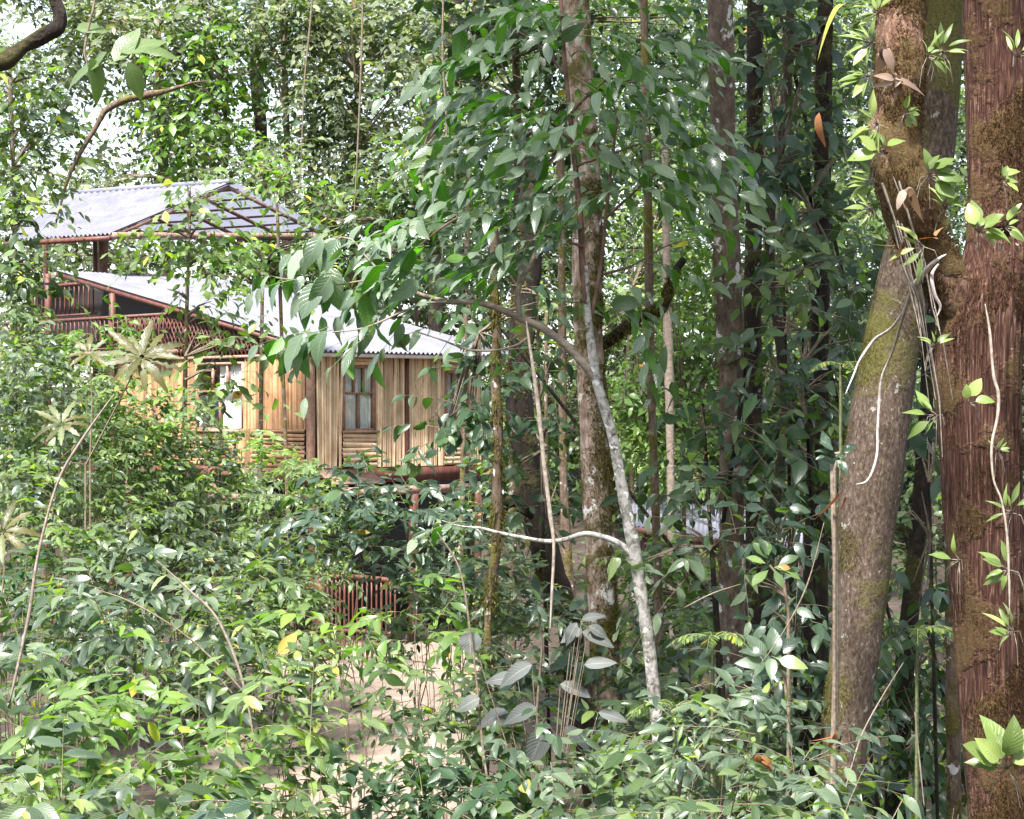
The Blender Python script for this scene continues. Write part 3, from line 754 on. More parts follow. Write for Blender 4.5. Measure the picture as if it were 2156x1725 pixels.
def to_ground(P_, R_, flare=1.25):
    a, b = P_[-2], P_[-1]; d = (b - a).normalized()
    gz = ground_z(b.x, b.y) - .15
    if b.z > gz:
        k = (b.z - gz) / max(.3, -d.z); e = b + d * k; e.z = gz
        P_.append(b.lerp(e, .6)); R_.append(R_[-1] * 1.02); P_.append(e); R_.append(R_[-1] * flare)
    return P_, R_

def frame_pt(P_, R_, t, th):
    """point and outward normal on the tube at curve fraction t"""
    n = len(P_) - 1; i = min(int(t * n), n - 1); f = t * n - i
    p = P_[i].lerp(P_[i + 1], f); r = R_[i] * (1 - f) + R_[i + 1] * f
    tan = (P_[i + 1] - P_[i]).normalized(); ref = Vector((1, 0, 0)); a = (ref - tan * ref.dot(tan)).normalized(); b = tan.cross(a)
    d = a * math.cos(th) + b * math.sin(th)
    return p + d * r * .98, d, tan

def moss(P_, R_, n, root, mat='mossb', L=.035, side=None, t0=0, t1=1, seed=3, thr=0, name='moss', lump=0):
    """tufts of short moss blades; side = (angle, half-width) in radians round the trunk, 0 = right, pi = left"""
    LV = Leaves(); ps, ds, ns = [], [], []
    Ls = np.cumsum([0] + [(P_[i + 1] - P_[i]).length for i in range(len(P_) - 1)])
    for _ in range(n):
        s = random.uniform(t0, t1) * Ls[-1]; i = min(max(int(np.searchsorted(Ls, s)) - 1, 0), len(P_) - 2)
        t = (i + (s - Ls[i]) / max(1e-6, Ls[i + 1] - Ls[i])) / (len(P_) - 1)
        th = random.uniform(0, 6.283) if side is None else random.gauss(side[0], side[1])
        p, d, tan = frame_pt(P_, R_, t, th)
        nz = noise.noise(p * 3.1 + Vector((seed, 0, 0))) + .5 * noise.noise(p * 9 + Vector((seed, 0, 0)))
        if nz < thr: continue
        ps.append(p + d * lump * max(0, nz) * random.random()); ds.append(d * random.uniform(.2, 1) + Vector((0, 0, -random.uniform(.2, 1.1))) + Vector((random.gauss(0, .3), random.gauss(0, .3), random.gauss(0, .3)))); ns.append(d)
    if not ps: return
    k = len(ps); LV.add(np.array([tuple(p) for p in ps]), np.array([tuple(p) for p in ds]), np.array([tuple(p) for p in ns]) + rng.normal(size=(k, 3)) * .3, L * rng.uniform(.4, 1.3, k), L * .17 * rng.uniform(.5, 1.5, k), None, .6, .3)
    LV.build(name, M[mat], root, 'lance', 1)

def trunk(name, label, pts, Y, mat, seg=28, disp=.10, dfreq=4, fis=0, res=7, cat='tree', ground=True, group=None, part='trunk', nf=14, flare=1.25):
    P_, R_ = path(pts, Y)
    if ground: to_ground(P_, R_, flare)
    b = P_[-1]; root = empty(name, (b.x, b.y, b.z), label, cat, group)
    mb = MB_(); PP, RR = mb.tube(P_, R_, seg, disp, dfreq, res, True, fis, nf); mb.build(part, M[mat], root, True)
    return root, PP, RR

def limb(root, pts, Y, mat, seg=12, disp=.1, name='limb', res=5, dfreq=5, fis=0):
    P_, R_ = path(pts, Y); mb = MB_(); PP, RR = mb.tube(P_, R_, seg, disp, dfreq, res, True, fis); mb.build(name, M[mat], root, True); return PP, RR

HIGH = []      # unseen canopy added above the picture to shade the wood: (root, centre, radii)

# forked tree at the right edge ----------------------------------------
YF = 11.0
forked, TP, TR = trunk('forked_tree', 'thick forked tree with red-brown stringy bark at the right edge', [(2095, -420, 122, 11.2), (2092, -60, 126, 11.15), (2100, 200, 126, 11.1), (2106, 420, 128, 11.05), (2100, 560, 150), (2066, 700, 180), (2062, 900, 176), (2074, 1150, 160), (2084, 1400, 138), (2104, 1725, 126), (2112, 1900, 134)], YF, 'redbark', 90, .05, 3, .10, 12, nf=26)
LP, LR = limb(forked, [(1905, -300, 112, 10.8), (1898, -40, 112, 10.8), (1896, 120, 100, 10.7), (1888, 240, 104, 10.7), (1890, 330, 112, 10.7), (1912, 430, 112, 10.75), (1962, 540, 104, 10.9), (2040, 690, 70, 11.0)], YF, 'limbbark', 48, .20, res=9, fis=.06)
moss(LP, LR, 26000, forked, 'mossbrown', .026, None, .05, .95, 5, -.12, lump=.05)
moss(TP, TR, 30000, forked, 'mossbrown', .024, (1.2, .9), .22, .8, 8, .0, lump=.04)
moss(TP, TR, 8000, forked, 'mossbrown', .024, (.6, .6), .08, .4, 18, .1, lump=.03)
# grey aerial roots clasping the fork
st = Sticks()
for i in range(12):
    o = random.uniform(-24, 24); P0 = []
    for (x, y) in ((1868, 380), (1898, 470), (1925, 560), (1945, 640), (1960, 720), (1980, 840), (1992, 960)):
        P0.append(P(x + o + random.uniform(-5, 5), y + random.uniform(-8, 8), 10.34 + abs(o) * .003 + random.uniform(-.02, .03)))
    k = random.randint(3, 5); s0 = random.randint(0, 7 - k) ; st.line(P0[s0:s0 + k], random.uniform(.004, .010), .003)
st.build('clasping_roots', M['paletwig'], forked)
HIGH.append((forked, (2.6, 12, 7.2), (4.5, 3.5, 1.8)))

# leaning speckled tree ------------------------------------------------
leaner, SP, SR = trunk('leaning_tree', 'thick leaning tree with speckled brown bark and ochre moss left of the forked tree', [(2012, -380, 78), (1992, -60, 82), (1980, 150, 86), (1958, 350, 96), (1912, 560, 112), (1870, 768, 120), (1834, 1014, 132), (1808, 1294, 105), (1784, 1505, 100), (1760, 1725, 94), (1752, 1850, 98)], 12.6, 'speckbark', 64, .06, 3, .03, 9)
moss(SP, SR, 30000, leaner, 'mossb', .018, (math.pi - .45, .5), .22, .95, 2, -.15, lump=.03)
moss(SP, SR, 9000, leaner, 'mossb', .017, (1.4, .5), .35, .85, 12, .22, lump=.02)
HIGH.append((leaner, (3.4, 14, 8.0), (3.5, 3.5, 1.8)))
stake, _, _ = trunk('dead_sapling_stem', 'straight pale bare stem standing against the leaning speckled tree', [(1753, 978, 12), (1757, 1120, 13), (1764, 1290, 15), (1758, 1500, 15), (1754, 1725, 18), (1753, 1850, 19)], 11.9, 'greystem', 12, .05, 8, 0, 5, 'stem', part='stem')

# straight lichen trunk and its neighbours ------------------------------
t3, AP, AR = trunk('lichen_trunk_tree', 'straight brown tree trunk blotched with white lichen right of the picture centre', [(1514, -330, 52), (1515, -40, 54), (1520, 160, 56), (1523, 316, 52), (1530, 520, 56), (1536, 700, 60), (1540, 850, 52), (1541, 1118, 54), (1541, 1320, 54), (1542, 1600, 56)], 15.5, 'lichenbark', 40, .07, 3, .03, 8)
moss(AP, AR, 7000, t3, 'mossb', .022, (math.pi - .2, .4), .3, .85, 4, .02, lump=.02)
# strangling vine wound round it
PV = []
for i in range(60):
    t = i / 59; py = 560 + 620 * t; c, d, tn = frame_pt(AP, AR, .33 + .3 * t, -math.pi * .9 + t * 5.2); PV.append(c + d * .012)
v_ = empty('twining_vine', tuple(PV[-1]), 'dark vine twining round the lichen-blotched trunk', 'vine'); mb = MB_(); mb.tube(PV, [.016] * 60, 8, .15, 8, 1); mb.build('stem', M['darkbark'], v_, True)
HIGH.append((t3, (1.8, 15.5, 7.6), (3.2, 3.0, 1.6)))

dk = []
for nm, lab, pts, Y, mt, sd in [
    ('mossy_tree', 'dark mossy trunk just right of the straight lichen-blotched trunk', [(1592, -300, 34), (1590, 0, 34), (1588, 400, 36), (1585, 700, 38), (1588, 1000, 36), (1592, 1350, 44), (1594, 1600, 46)], 18, 'darkbark', 1.6),
    ('dark_tree', 'near-black slender trunk bending left above the distant shed roof', [(1668, -300, 18), (1662, 100, 20), (1645, 300, 20), (1622, 440, 22), (1622, 560, 20), (1640, 700, 22), (1655, 900, 22), (1622, 1120, 26), (1600, 1500, 28)], 20, 'darkbark', .5),
    ('dark_tree', 'thick dark mossy trunk close behind the pale bare stem', [(1742, -300, 34), (1735, 200, 36), (1728, 600, 40), (1722, 950, 46), (1716, 1300, 56), (1712, 1600, 62)], 17, 'darkbark', .8),
    ('mossy_tree', 'dark mossy trunk in the gap between the leaning tree and the forked tree', [(1960, 500, 26), (1950, 850, 30), (1935, 1100, 36), (1905, 1400, 40), (1888, 1650, 46)], 16, 'darkbark', .9),
    ('mossy_tree', 'greenish mossy trunk close left of the foot of the forked tree', [(1998, 900, 22), (2002, 1250, 26), (2006, 1500, 30), (2010, 1700, 32)], 14.5, 'thinmoss', .9),
    ('lichen_stem_tree', 'slender pale crusty stem left of the straight lichen-blotched trunk', [(1352, -250, 15), (1358, 150, 17), (1364, 400, 18), (1368, 700, 20), (1374, 900, 18), (1382, 1120, 18), (1390, 1400, 20)], 19, 'thinmoss', .5),
    ('white_trunk_tree', 'pale-barked trunk standing in the bright foliage behind the forest', [(1400, 300, 15), (1404, 600, 18), (1408, 760, 19), (1412, 1000, 17), (1414, 1130, 17)], 34, 'greystem', 0),
    ('thin_tree', 'thin brown trunk between the dark mossy trunk and the thick mossy tree', [(1180, 300, 14), (1183, 640, 16), (1185, 900, 17), (1190, 1100, 20), (1202, 1290, 26)], 24, 'thinmoss', .3),
    ('dark_tree', 'dark trunk above the roof among the small-leaved canopy', [(548, -200, 24), (544, 60, 26), (540, 160, 30), (548, 260, 26), (560, 420, 26)], 61, 'darkbark', 0),
    ('dark_tree', 'dark crooked trunk in the canopy above the middle of the picture', [(960, -200, 36), (955, 120, 40), (930, 200, 46), (905, 330, 34), (915, 600, 36)], 50, 'darkbark', 0),
]:
    r_, a_, b_ = trunk(nm, lab, pts, Y, mt, 20, .16, 2.5, 0, 5)
    if sd: moss(a_, b_, int(2600 * sd), r_, 'mossb', .045, None, 0, .9, Y, .05, lump=.03)
    dk.append(r_)

# thick mossy tree near the centre --------------------------------------
t5, MP, MR = trunk('mossy_tree', 'thick pale tree coated in yellow-green moss behind the white slender stem', [(1206, -320, 54), (1212, -20, 56), (1222, 200, 58), (1236, 420, 60), (1236, 590, 64), (1243, 781, 56), (1250, 918, 60), (1258, 1054, 64), (1264, 1180, 64), (1268, 1294, 60), (1280, 1523, 58), (1288, 1700, 64)], 17.2, 'mossbark', 44, .08, 3, 0, 8)
moss(MP, MR, 30000, t5, 'mossb', .036, (.55, .8), .25, 1, 6, -.25, lump=.05)
moss(MP, MR, 3500, t5, 'mossb', .03, (math.pi, .35), .25, 1, 7, .05, lump=.02)
LBP, LBR = limb(t5, [(1250, 735, 30), (1290, 712, 26), (1340, 672, 24), (1398, 640, 24), (1412, 590, 18), (1440, 545, 14)], 17.6, 'darkbark', 14, .15)
moss(LBP, LBR, 2200, t5, 'mossb', .05, None, 0, 1, 9, -.2, lump=.03, name='limb_moss')
t7, DP, DR = trunk('dark_tree', 'thick near-black mossy trunk right of the lodge wall', [(1120, 300, 44), (1116, 560, 48), (1104, 640, 56), (1098, 760, 54), (1092, 840, 60), (1108, 960, 56), (1130, 1100, 62), (1160, 1200, 58), (1196, 1310, 50), (1210, 1400, 54)], 21, 'darkbark', 32, .16, 3, 0, 6)
moss(DP, DR, 6000, t7, 'mossb', .05, (math.pi, 1.0), .1, .8, 13, .02, lump=.06)
limb(t7, [(1125, 1085, 26), (1080, 1060, 22), (1040, 1052, 16)], 20.6, 'darkbark', 12, .2)
t8, YP, YR = trunk('mossy_sapling', 'thin crooked stem furred with yellow moss in front of the lodge wall end', [(1042, 470, 16), (1040, 600, 20), (1046, 700, 20), (1044, 800, 22), (1050, 930, 20), (1046, 1010, 20), (1048, 1090, 20), (1042, 1180, 20), (1028, 1300, 16), (1026, 1400, 18)], 17.5, 'thinmoss', 16, .2, 4, 0, 6)
moss(YP, YR, 5200, t8, 'mossb', .06, None, 0, .85, 21, -.1, lump=.05)

# white slender tree carrying the broad-leaved canopy --------------------
YW = 14.2
white, WP, WR = trunk('slender_white_tree', 'slender white-blotched tree with long arching branches and large veined leaves in the centre', [(1232, 560, 12), (1236, 640, 15), (1244, 720, 18), (1256, 800, 22), (1276, 870, 22), (1292, 930, 22), (1312, 1040, 25), (1332, 1140, 28), (1348, 1240, 27), (1366, 1360, 27), (1378, 1470, 27), (1386, 1560, 25), (1394, 1640, 34), (1398, 1760, 40)], YW, 'birch', 22, .07, 5, 0, 8)
limb(white, [(1258, 800, 20), (1225, 762, 18), (1188, 724, 17), (1140, 690, 17), (1090, 668, 15), (1050, 650, 13), (1000, 636, 12), (945, 636, 11), (890, 622, 10), (840, 604, 8), (806, 588, 5)], YW, 'greystem', 14, .06, name='branch')
limb(white, [(1236, 640, 15), (1226, 560, 14), (1222, 460, 13), (1206, 300, 11), (1188, 120, 9), (1180, -40, 8)], YW, 'brownstem', 14, .06, name='branch')
limb(white, [(1240, 690, 8), (1262, 580, 8), (1275, 460, 8), (1290, 330, 6), (1300, 240, 5)], YW, 'brownstem', 8, .06, name='branch')
limb(white, [(1328, 1166, 15), (1306, 1146, 13), (1268, 1130, 12), (1230, 1124, 11), (1190, 1136, 10), (1150, 1140, 9), (1100, 1132, 8), (1050, 1122, 7), (1012, 1112, 5), (970, 1108, 3), (930, 1096, 1.5)], YW, 'birch', 12, .05, name='branch')
limb(white, [(1094, 668, 13), (1090, 620, 12), (1100, 585, 11), (1118, 555, 10), (1132, 520, 8), (1160, 440, 6), (1180, 380, 5)], YW, 'greystem', 10, .06, name='branch')
limb(white, [(1112, 710, 5), (1085, 728, 5), (1040, 738, 5), (985, 736, 5), (930, 716, 4), (880, 700, 3)], YW - .1, 'greystem', 7, .05, name='branch')
limb(white, [(840, 604, 6), (800, 572, 6), (770, 540, 5), (740, 505, 4), (700, 500, 3)], YW, 'greystem', 7, .05, name='branch')
limb(white, [(940, 636, 6), (890, 640, 5), (840, 660, 5), (770, 690, 4), (700, 700, 3)], YW - .3, 'greystem', 7, .05, name='branch')
limb(white, [(806, 588, 5), (760, 592, 4), (700, 600, 3), (640, 592, 3), (580, 585, 2)], YW, 'greystem', 7, .05, name='branch')
for a in ([(1160, 440), (1120, 380), (1070, 320)], [(1206, 300), (1150, 250), (1090, 190)], [(1200, 240), (1250, 190), (1300, 150)], [(1275, 460), (1340, 400), (1400, 350)], [(1230, 520), (1160, 500), (1060, 480), (980, 450)], [(1192, 160), (1140, 100), (1080, 60)], [(1262, 580), (1330, 560), (1400, 520), (1470, 500)], [(1212, 350), (1300, 320), (1380, 290)], [(980, 450), (930, 480), (880, 520)]):
    limb(white, [(x, y, 7 - 2 * i) for i, (x, y) in enumerate(a)], YW + random.uniform(-.4, .4), 'brownstem', 7, .05, name='branch')

LB, SB = Leaves(), Sticks()
def fg(px, py, sx, sy, n, leaf, ang, k=7, Y=YW, dY=.7, ln=2.9, hang=.16, sprd=.62, droop=.22, LV=None, ST=None, aspect=.38):
    """sprays of large leaves: sprays round (px,py), heading about ang degrees (0 = right, 90 = up)"""
    LV = LV or LB; ST = ST or SB
    n = max(2, int(n * .66)) if n > 5 else n
    if leaf >= 74: ln = 1.5; leaf *= .9; py -= 8
    for _ in range(n):
        y = Y + random.uniform(-dY, dY); o = P(px + random.gauss(0, sx * .65), py + random.gauss(0, sy * .6), y)
        a = R(ang + random.gauss(0, 15)); L = leaf * y / 4312
        d = np.array([[math.cos(a), random.gauss(0, .45), math.sin(a) * .9]])
        twigs(LV, ST, np.array([tuple(o)]), d, np.array([L * ln * random.uniform(.7, 1.2)]), max(3, int(k + random.uniform(-1.5, 1.5))), L, L * aspect, droop=droop, hang=hang, updir=.8, spread=sprd, jit=.18, tr=.0035, curl=.30, fold=.25, face_=(0, -.42, 0))
Lf, Rt = 193, -8
for spec in [(1130, 20, 60, 30, 9, 62, Lf), (1060, 90, 50, 35, 9, 64, Lf), (1200, 60, 60, 40, 8, 58, 160), (1290, 70, 60, 40, 8, 58, Rt), (1390, 60, 50, 45, 9, 56, Rt),
             (1050, 190, 60, 35, 12, 66, Lf), (1150, 180, 60, 35, 9, 62, 170), (1300, 150, 60, 40, 9, 58, Rt), (1360, 130, 50, 40, 8, 58, Rt), (1100, 260, 60, 30, 11, 66, Lf),
             (1040, 290, 45, 28, 9, 66, Lf), (1200, 270, 55, 35, 9, 62, 200), (1290, 255, 45, 20, 8, 66, 20), (1380, 320, 50, 30, 10, 70, Rt), (1330, 330, 60, 28, 9, 66, Rt),
             (1150, 340, 60, 30, 11, 66, Lf), (1060, 380, 60, 28, 10, 66, Lf), (1240, 390, 60, 30, 9, 60, 190), (1350, 400, 50, 30, 8, 62, -10), (1120, 430, 70, 30, 11, 66, Lf),
             (1010, 440, 50, 22, 7, 72, Lf), (1210, 440, 60, 28, 8, 60, 200), (1170, 510, 70, 28, 9, 60, Lf), (1080, 530, 60, 26, 10, 62, Lf), (1000, 545, 45, 22, 6, 64, Lf),
             (930, 560, 40, 18, 5, 66, Lf), (880, 535, 35, 20, 4, 74, 180), (1340, 560, 50, 40, 6, 56, -20), (1320, 640, 40, 25, 3, 62, -60), (1060, 590, 35, 14, 3, 56, Lf), (1240, 40, 30, 50, 9, 56, 200), (1200, 140, 30, 50, 9, 58, -20), (1260, 220, 30, 50, 9, 58, 195), (1215, 320, 30, 40, 9, 58, -15), (1270, 400, 30, 40, 8, 56, 190), (1420, 500, 40, 20, 3, 60, 10),
             (1230, 150, 70, 60, 9, 58, 90), (1440, 330, 20, 20, 3, 70, 0), (930, 480, 40, 16, 4, 70, Lf)]:
    fg(*spec)
fg(725, 500, 18, 14, 3, 88, 200, 5, dY=.2, hang=.75, aspect=.52); fg(700, 520, 12, 10, 2, 92, 240, 4, dY=.2, hang=.8, aspect=.55)
fg(690, 588, 26, 8, 2, 84, 190, 5, dY=.25, hang=.8, aspect=.5); fg(620, 600, 22, 8, 2, 78, 190, 5, dY=.25, hang=.8, aspect=.5)
fg(790, 590, 26, 18, 4, 84, 215, 5, dY=.2, hang=.65, aspect=.5); fg(860, 580, 25, 12, 3, 76, 170, 5, dY=.2, hang=.5, aspect=.5)
fg(780, 640, 20, 10, 1, 86, 230, 4, dY=.2, hang=.85, aspect=.52); fg(860, 650, 24, 8, 2, 60, 220, 5, dY=.2, hang=.8)
fg(700, 704, 14, 8, 2, 84, 215, 4, Y=YW - .4, dY=.1, hang=.9, aspect=.52); fg(660, 712, 10, 6, 1, 92, 215, 4, Y=YW - .4, dY=.1, hang=.9, aspect=.55); fg(770, 690, 20, 10, 2, 56, 200, 5, Y=YW - .3, dY=.1, hang=.7)
fg(1080, 690, 20, 12, 2, 66, 250, 3, dY=.1, hang=.9); fg(930, 700, 30, 10, 2, 44, 215, 5, dY=.2, hang=.7); fg(1180, 640, 30, 20, 3, 60, 0, 4, dY=.3); fg(985, 1100, 30, 8, 3, 46, 175, 5, dY=.2)
LB.build('crown', M['big'], white, 'ovate', 6); SB.build('twigs', M['greentwig'], white)

# vines and roots --------------------------------------------------------
def vine(name, label, pts, Y, mat, r=1, leaves=None, group=None, cat='vine', disp=.08):
    P_, R_ = path(pts, Y); root = empty(name, tuple(P_[-1]), label, cat, group)
    R_ = [r_ * random.uniform(.8, 1.2) for r_ in R_]; R_[-1] *= .35; R_[0] *= .5 if pts[0][1] > 0 else 1
    mb = MB_(); mb.tube(P_, R_, 8, disp, 9, 6); mb.build('stem', M[mat], root, True); return root
vine('hanging_vine', 'straight pale vine hanging left of the thick mossy tree, crossed by the low white branch', [(1108, 676, 4), (1112, 705, 6), (1126, 800, 9), (1136, 880, 10), (1146, 980, 10), (1158, 1080, 10), (1166, 1150, 8), (1162, 1250, 7), (1158, 1330, 7)], 13.6, 'paletwig')
vine('aerial_root', 'long white aerial root drooping from the fork to the middle of the leaning tree', [(1992, 536, 6, 10.1), (1962, 556, 9, 10.1), (1926, 600, 9, 10.4), (1905, 655, 7, 11), (1880, 740, 6, 11.9), (1856, 800, 6, 12.1), (1848, 900, 6, 12.15), (1846, 960, 6, 12.15), (1828, 1010, 5, 12.15), (1802, 1020, 4, 12.15)], 11, 'root', disp=.15)
vine('aerial_root', 'white aerial root crossing the left edge of the leaning tree', [(1978, 545, 5, 10.1), (1940, 585, 7, 10.3), (1912, 640, 7, 10.9), (1878, 690, 6, 11.8), (1842, 715, 6, 12.1), (1812, 755, 5, 12.1), (1797, 790, 4, 12.1), (1780, 830, 3, 12)], 11, 'root', disp=.15)
vine('aerial_root', 'short thick white root zigzagging below the fork', [(1976, 556, 8), (1962, 580, 8), (1968, 620, 7), (1980, 645, 6), (1972, 668, 5)], 10.2, 'root', disp=.15)
vine('climbing_vine', 'pale vine running down the face of the forked tree with small round leaves', [(2074, 640, 4), (2084, 700, 6), (2092, 790, 7), (2102, 830, 7), (2100, 880, 7), (2088, 940, 6), (2092, 1010, 6), (2110, 1060, 5), (2122, 1150, 5), (2126, 1300, 4)], 9.95, 'paletwig', disp=.15)
vine('dead_branch', 'dark mossy limb crossing the top left corner close to the viewer', [(-40, 150, 38), (10, 128, 34), (50, 100, 32), (92, 76, 36), (122, 58, 34), (126, 30, 30), (112, -10, 28), (104, -60, 28)], 6.0, 'darkbark', cat='branch', disp=.25)
vine('dead_branch', 'crooked brown limb slanting up through the sky gap above the upper roof', [(118, 470, 7), (142, 380, 9), (170, 320, 10), (202, 268, 12), (224, 232, 17), (262, 212, 19), (310, 200, 16), (350, 192, 10), (400, 176, 5), (440, 170, 2)], 30, 'thinmoss', cat='branch', disp=.25)
hv = vine('hanging_vine', 'dark hanging vine with broad green leaves near the top left corner', [(205, -60, 6), (198, 10, 6), (186, 60, 6), (178, 110, 5), (186, 140, 5)], 7.5, 'twig')
vine('hanging_vine', 'thin liana hanging from the canopy left of the top middle', [(662, -60, 4), (652, 60, 4), (642, 160, 4), (636, 280, 3), (632, 400, 2)], 20, 'twig')
vine('hanging_vine', 'long thin liana hanging above the end of the upper roof', [(765, -60, 4), (760, 150, 4), (752, 330, 4), (744, 480, 3)], 22, 'twig')
vine('hanging_vine', 'thin liana hanging beside the crooked dark trunk in the canopy', [(934, -40, 4), (932, 120, 4), (940, 260, 4), (936, 420, 3), (930, 560, 3)], 19, 'twig')
for lab, a in (('thin bare cane arching low in front of the leaning tree', [(1600, 1400, 5), (1650, 1330, 5), (1700, 1230, 5), (1735, 1100, 4)]), ('dry straight cane slanting up between the leaning tree and the forked tree', [(1772, 1690, 7), (1810, 1560, 6), (1850, 1480, 5), (1902, 1395, 4)]), ('short dry cane standing near the foot of the forked tree', [(1946, 1700, 6), (1938, 1620, 6), (1926, 1500, 5)]),
               ('long bare cane leaning left beside the lichen trunk', [(1440, 1280, 5), (1500, 1250, 5), (1560, 1230, 4)]), ('pale bare stem standing up out of the shrubs left of the clearing', [(540, 1600, 9), (525, 1500, 9), (500, 1400, 9), (455, 1300, 9), (395, 1240, 7), (330, 1180, 5)]),
               ('slanting grey-brown stem in the shrubs at the far left', [(20, 1480, 12), (60, 1300, 12), (80, 1170, 12), (120, 1020, 11), (170, 930, 9), (240, 830, 7)]),
               ('tan cane slanting through the shrubs right of the red-brown railing', [(1018, 1620, 8), (1005, 1450, 8), (990, 1330, 7), (968, 1200, 7), (920, 1120, 6)]),
               ('thin arching stem crossing the shrubs at the lower left', [(540, 1490, 8), (470, 1410, 7), (380, 1330, 6), (280, 1270, 6), (200, 1240, 4)]), ('dark reddish stem standing over the pale earth at the bottom middle', [(1040, 1800, 11), (1034, 1700, 11), (1020, 1600, 10), (1012, 1520, 8)]),
               ('low cane lying along the bottom left corner', [(-30, 1660, 7), (120, 1640, 7), (240, 1650, 6), (320, 1700, 6)])):
    Yc = 13 if a[0][0] < 1200 else 11.5; a = [(p_[0], p_[1], p_[2] * .62) for p_ in a]
    vine('bare_cane', lab, a, Yc, 'greystem' if 'grey' in lab or 'pale' in lab or 'dry' in lab else 'twig', cat='stem')
# leaves on the near hanging vine (large, seen from below)
LV, ST = Leaves(), Sticks()
def leaf_at(LV, px, py, Y, L, ang, asp=.45, nrm_=(0, -.5, 1), rnd=None, curl=.25, dy=0.):
    a = R(ang); l = L * Y / 4312
    LV.add(np.array([tuple(P(px, py, Y))]), np.array([[math.cos(a), dy, math.sin(a)]]), np.array([nrm_], float) + rng.normal(size=(1, 3)) * .1, l, l * asp, None if rnd is None else np.array([rnd]), curl, .25)
for (x, y, L, a_, s_) in [(160, 62, 70, 10, .55), (220, 130, 130, 195, .34), (190, 120, 110, -75, .40), (240, 130, 100, 60, .5), (250, 110, 110, 20, .40), (270, 130, 90, -70, .45), (225, 110, 80, 215, .45), (300, 110, 90, 5, .38)]:
    leaf_at(LV, x, y, 7.5, L, a_, s_, (.1, -.75, .75), .7, .2, .3)
LV.build('leaves', M['mid'], hv, 'ovate', 6)

# epiphytes on the mossy limb and the fork ---------------------------------
EPI = [(1850, 30, 45, 150, 8, 'epiphyte with bright strap leaves at the top of the mossy limb'), (1838, 90, 60, 170, 8, 'epiphyte pointing left high on the mossy limb'), (1952, 120, 52, 40, 6, 'yellow-green epiphyte on the right of the mossy limb above the dead leaves'),
       (1985, 110, 60, 60, 5, 'slender leafed epiphyte between the mossy limb and the speckled trunk'), (1830, 160, 55, 195, 9, 'tufted epiphyte left of the brown dead leaves'), (1905, 240, 34, 10, 6, 'small round-leaved epiphyte under the dead leaves'),
       (1850, 262, 60, 200, 9, 'drooping epiphyte with narrow leaves on the left of the limb'), (1862, 320, 62, 140, 6, 'broad lime-leaved epiphyte halfway down the mossy limb'), (1840, 380, 54, 190, 9, 'spidery epiphyte on the left of the limb above the fork'), (1955, 370, 56, 30, 7, 'epiphyte with paddle leaves on the right of the limb'),
       (1835, 440, 44, 200, 6, 'low epiphyte with drooping yellow-green leaves left of the fork'), (1990, 440, 46, 80, 7, 'epiphyte rosette in the crook of the fork'), (1945, 520, 66, 200, 4, 'large-leaved epiphyte at the start of the white roots'),
       (2060, 490, 56, 60, 8, 'round pale-leaved epiphyte on the face of the fork'), (2115, 480, 50, 20, 6, 'pale-leaved epiphyte at the right edge below the burl'), (2140, 120, 56, 70, 5, 'pale green epiphyte at the upper right edge'), (2110, 380, 40, 40, 5, 'small epiphyte beside the round burl'),
       (1968, 730, 40, 100, 4, 'little lime epiphyte on the left side of the fork'), (2040, 850, 48, 70, 3, 'single broad pale leaf epiphyte on the red trunk'), (1972, 875, 62, 185, 4, 'strap-leaved epiphyte sticking out left of the red trunk'), (2100, 950, 30, 60, 5, 'small-leaved climber on the red trunk'),
       (2020, 1180, 55, 170, 3, 'yellow curling strap leaf low on the red trunk'), (2130, 1080, 60, 120, 5, 'thin green epiphyte near the right edge low down'), (2125, 1200, 60, 180, 6, 'limp green climber near the right edge'), (2135, 1330, 60, 160, 5, 'limp green climber low by the right edge'), (2120, 1620, 95, 100, 9, 'broad pale-leaved epiphyte at the foot of the red trunk')]
for (x, y, L, a_, n, lab) in EPI:
    L *= .9; n = int(n * 1.3)
    Y = 10.1; root = empty('epiphyte_plant', tuple(P(x, y, Y)), lab, 'plant', 'epiphytes on the forked tree')
    LV, ST = Leaves(), Sticks()
    for i in range(n):
        aa = a_ + (i - (n - 1) / 2) * 150 / n + random.uniform(-12, 12); l = L * random.uniform(.6, 1.1)
        px, py = x + math.cos(R(aa)) * l * .35, y - math.sin(R(aa)) * l * .35
        yy = Y - random.uniform(0, .12)
        ST.line([P(x, y, Y + .1), P(px, py, yy)], .0035, .002)
        leaf_at(LV, px, py, yy, l, aa - random.uniform(-5, 25), random.choice([.2, .26, .38]) if 'round' not in lab and 'broad' not in lab and 'paddle' not in lab else .62, (random.gauss(0, .5), -.7, .6), min(.97, random.random() * .8 + .1), .4, random.uniform(-.7, .2))
    for i in range(4):
        aa = R(random.uniform(0, 360)); ST.line([P(x, y, Y + .1), P(x + math.cos(aa) * L * .4, y + math.sin(aa) * L * .3 + 12, Y), P(x + math.cos(aa) * L * .6, y + math.sin(aa) * L * .5 + 45, Y)], .002, .001)
    LV.build('leaves', M['epi'], root, 'lance' if 'narrow' in lab or 'strap' in lab or 'thin' in lab else 'ovate', 5); ST.build('stems', M['paletwig'], root)
def dead(x, y, L, angs, lab, mt='dead', Y=10.0, nm='dead_leaves', asp=.45):
    root = empty(nm, tuple(P(x, y, Y)), lab, 'leaves'); LV = Leaves()
    for a_ in angs: leaf_at(LV, x + random.uniform(-8, 8), y + random.uniform(-8, 8), Y - random.uniform(0, .1), L * random.uniform(.7, 1.2), a_, asp, (random.gauss(0, .6), -.8, random.gauss(.2, .5)), None, random.uniform(.5, 2.0), random.uniform(-.7, .4))
    LV.build('blades', M[mt], root, 'ovate', 7)
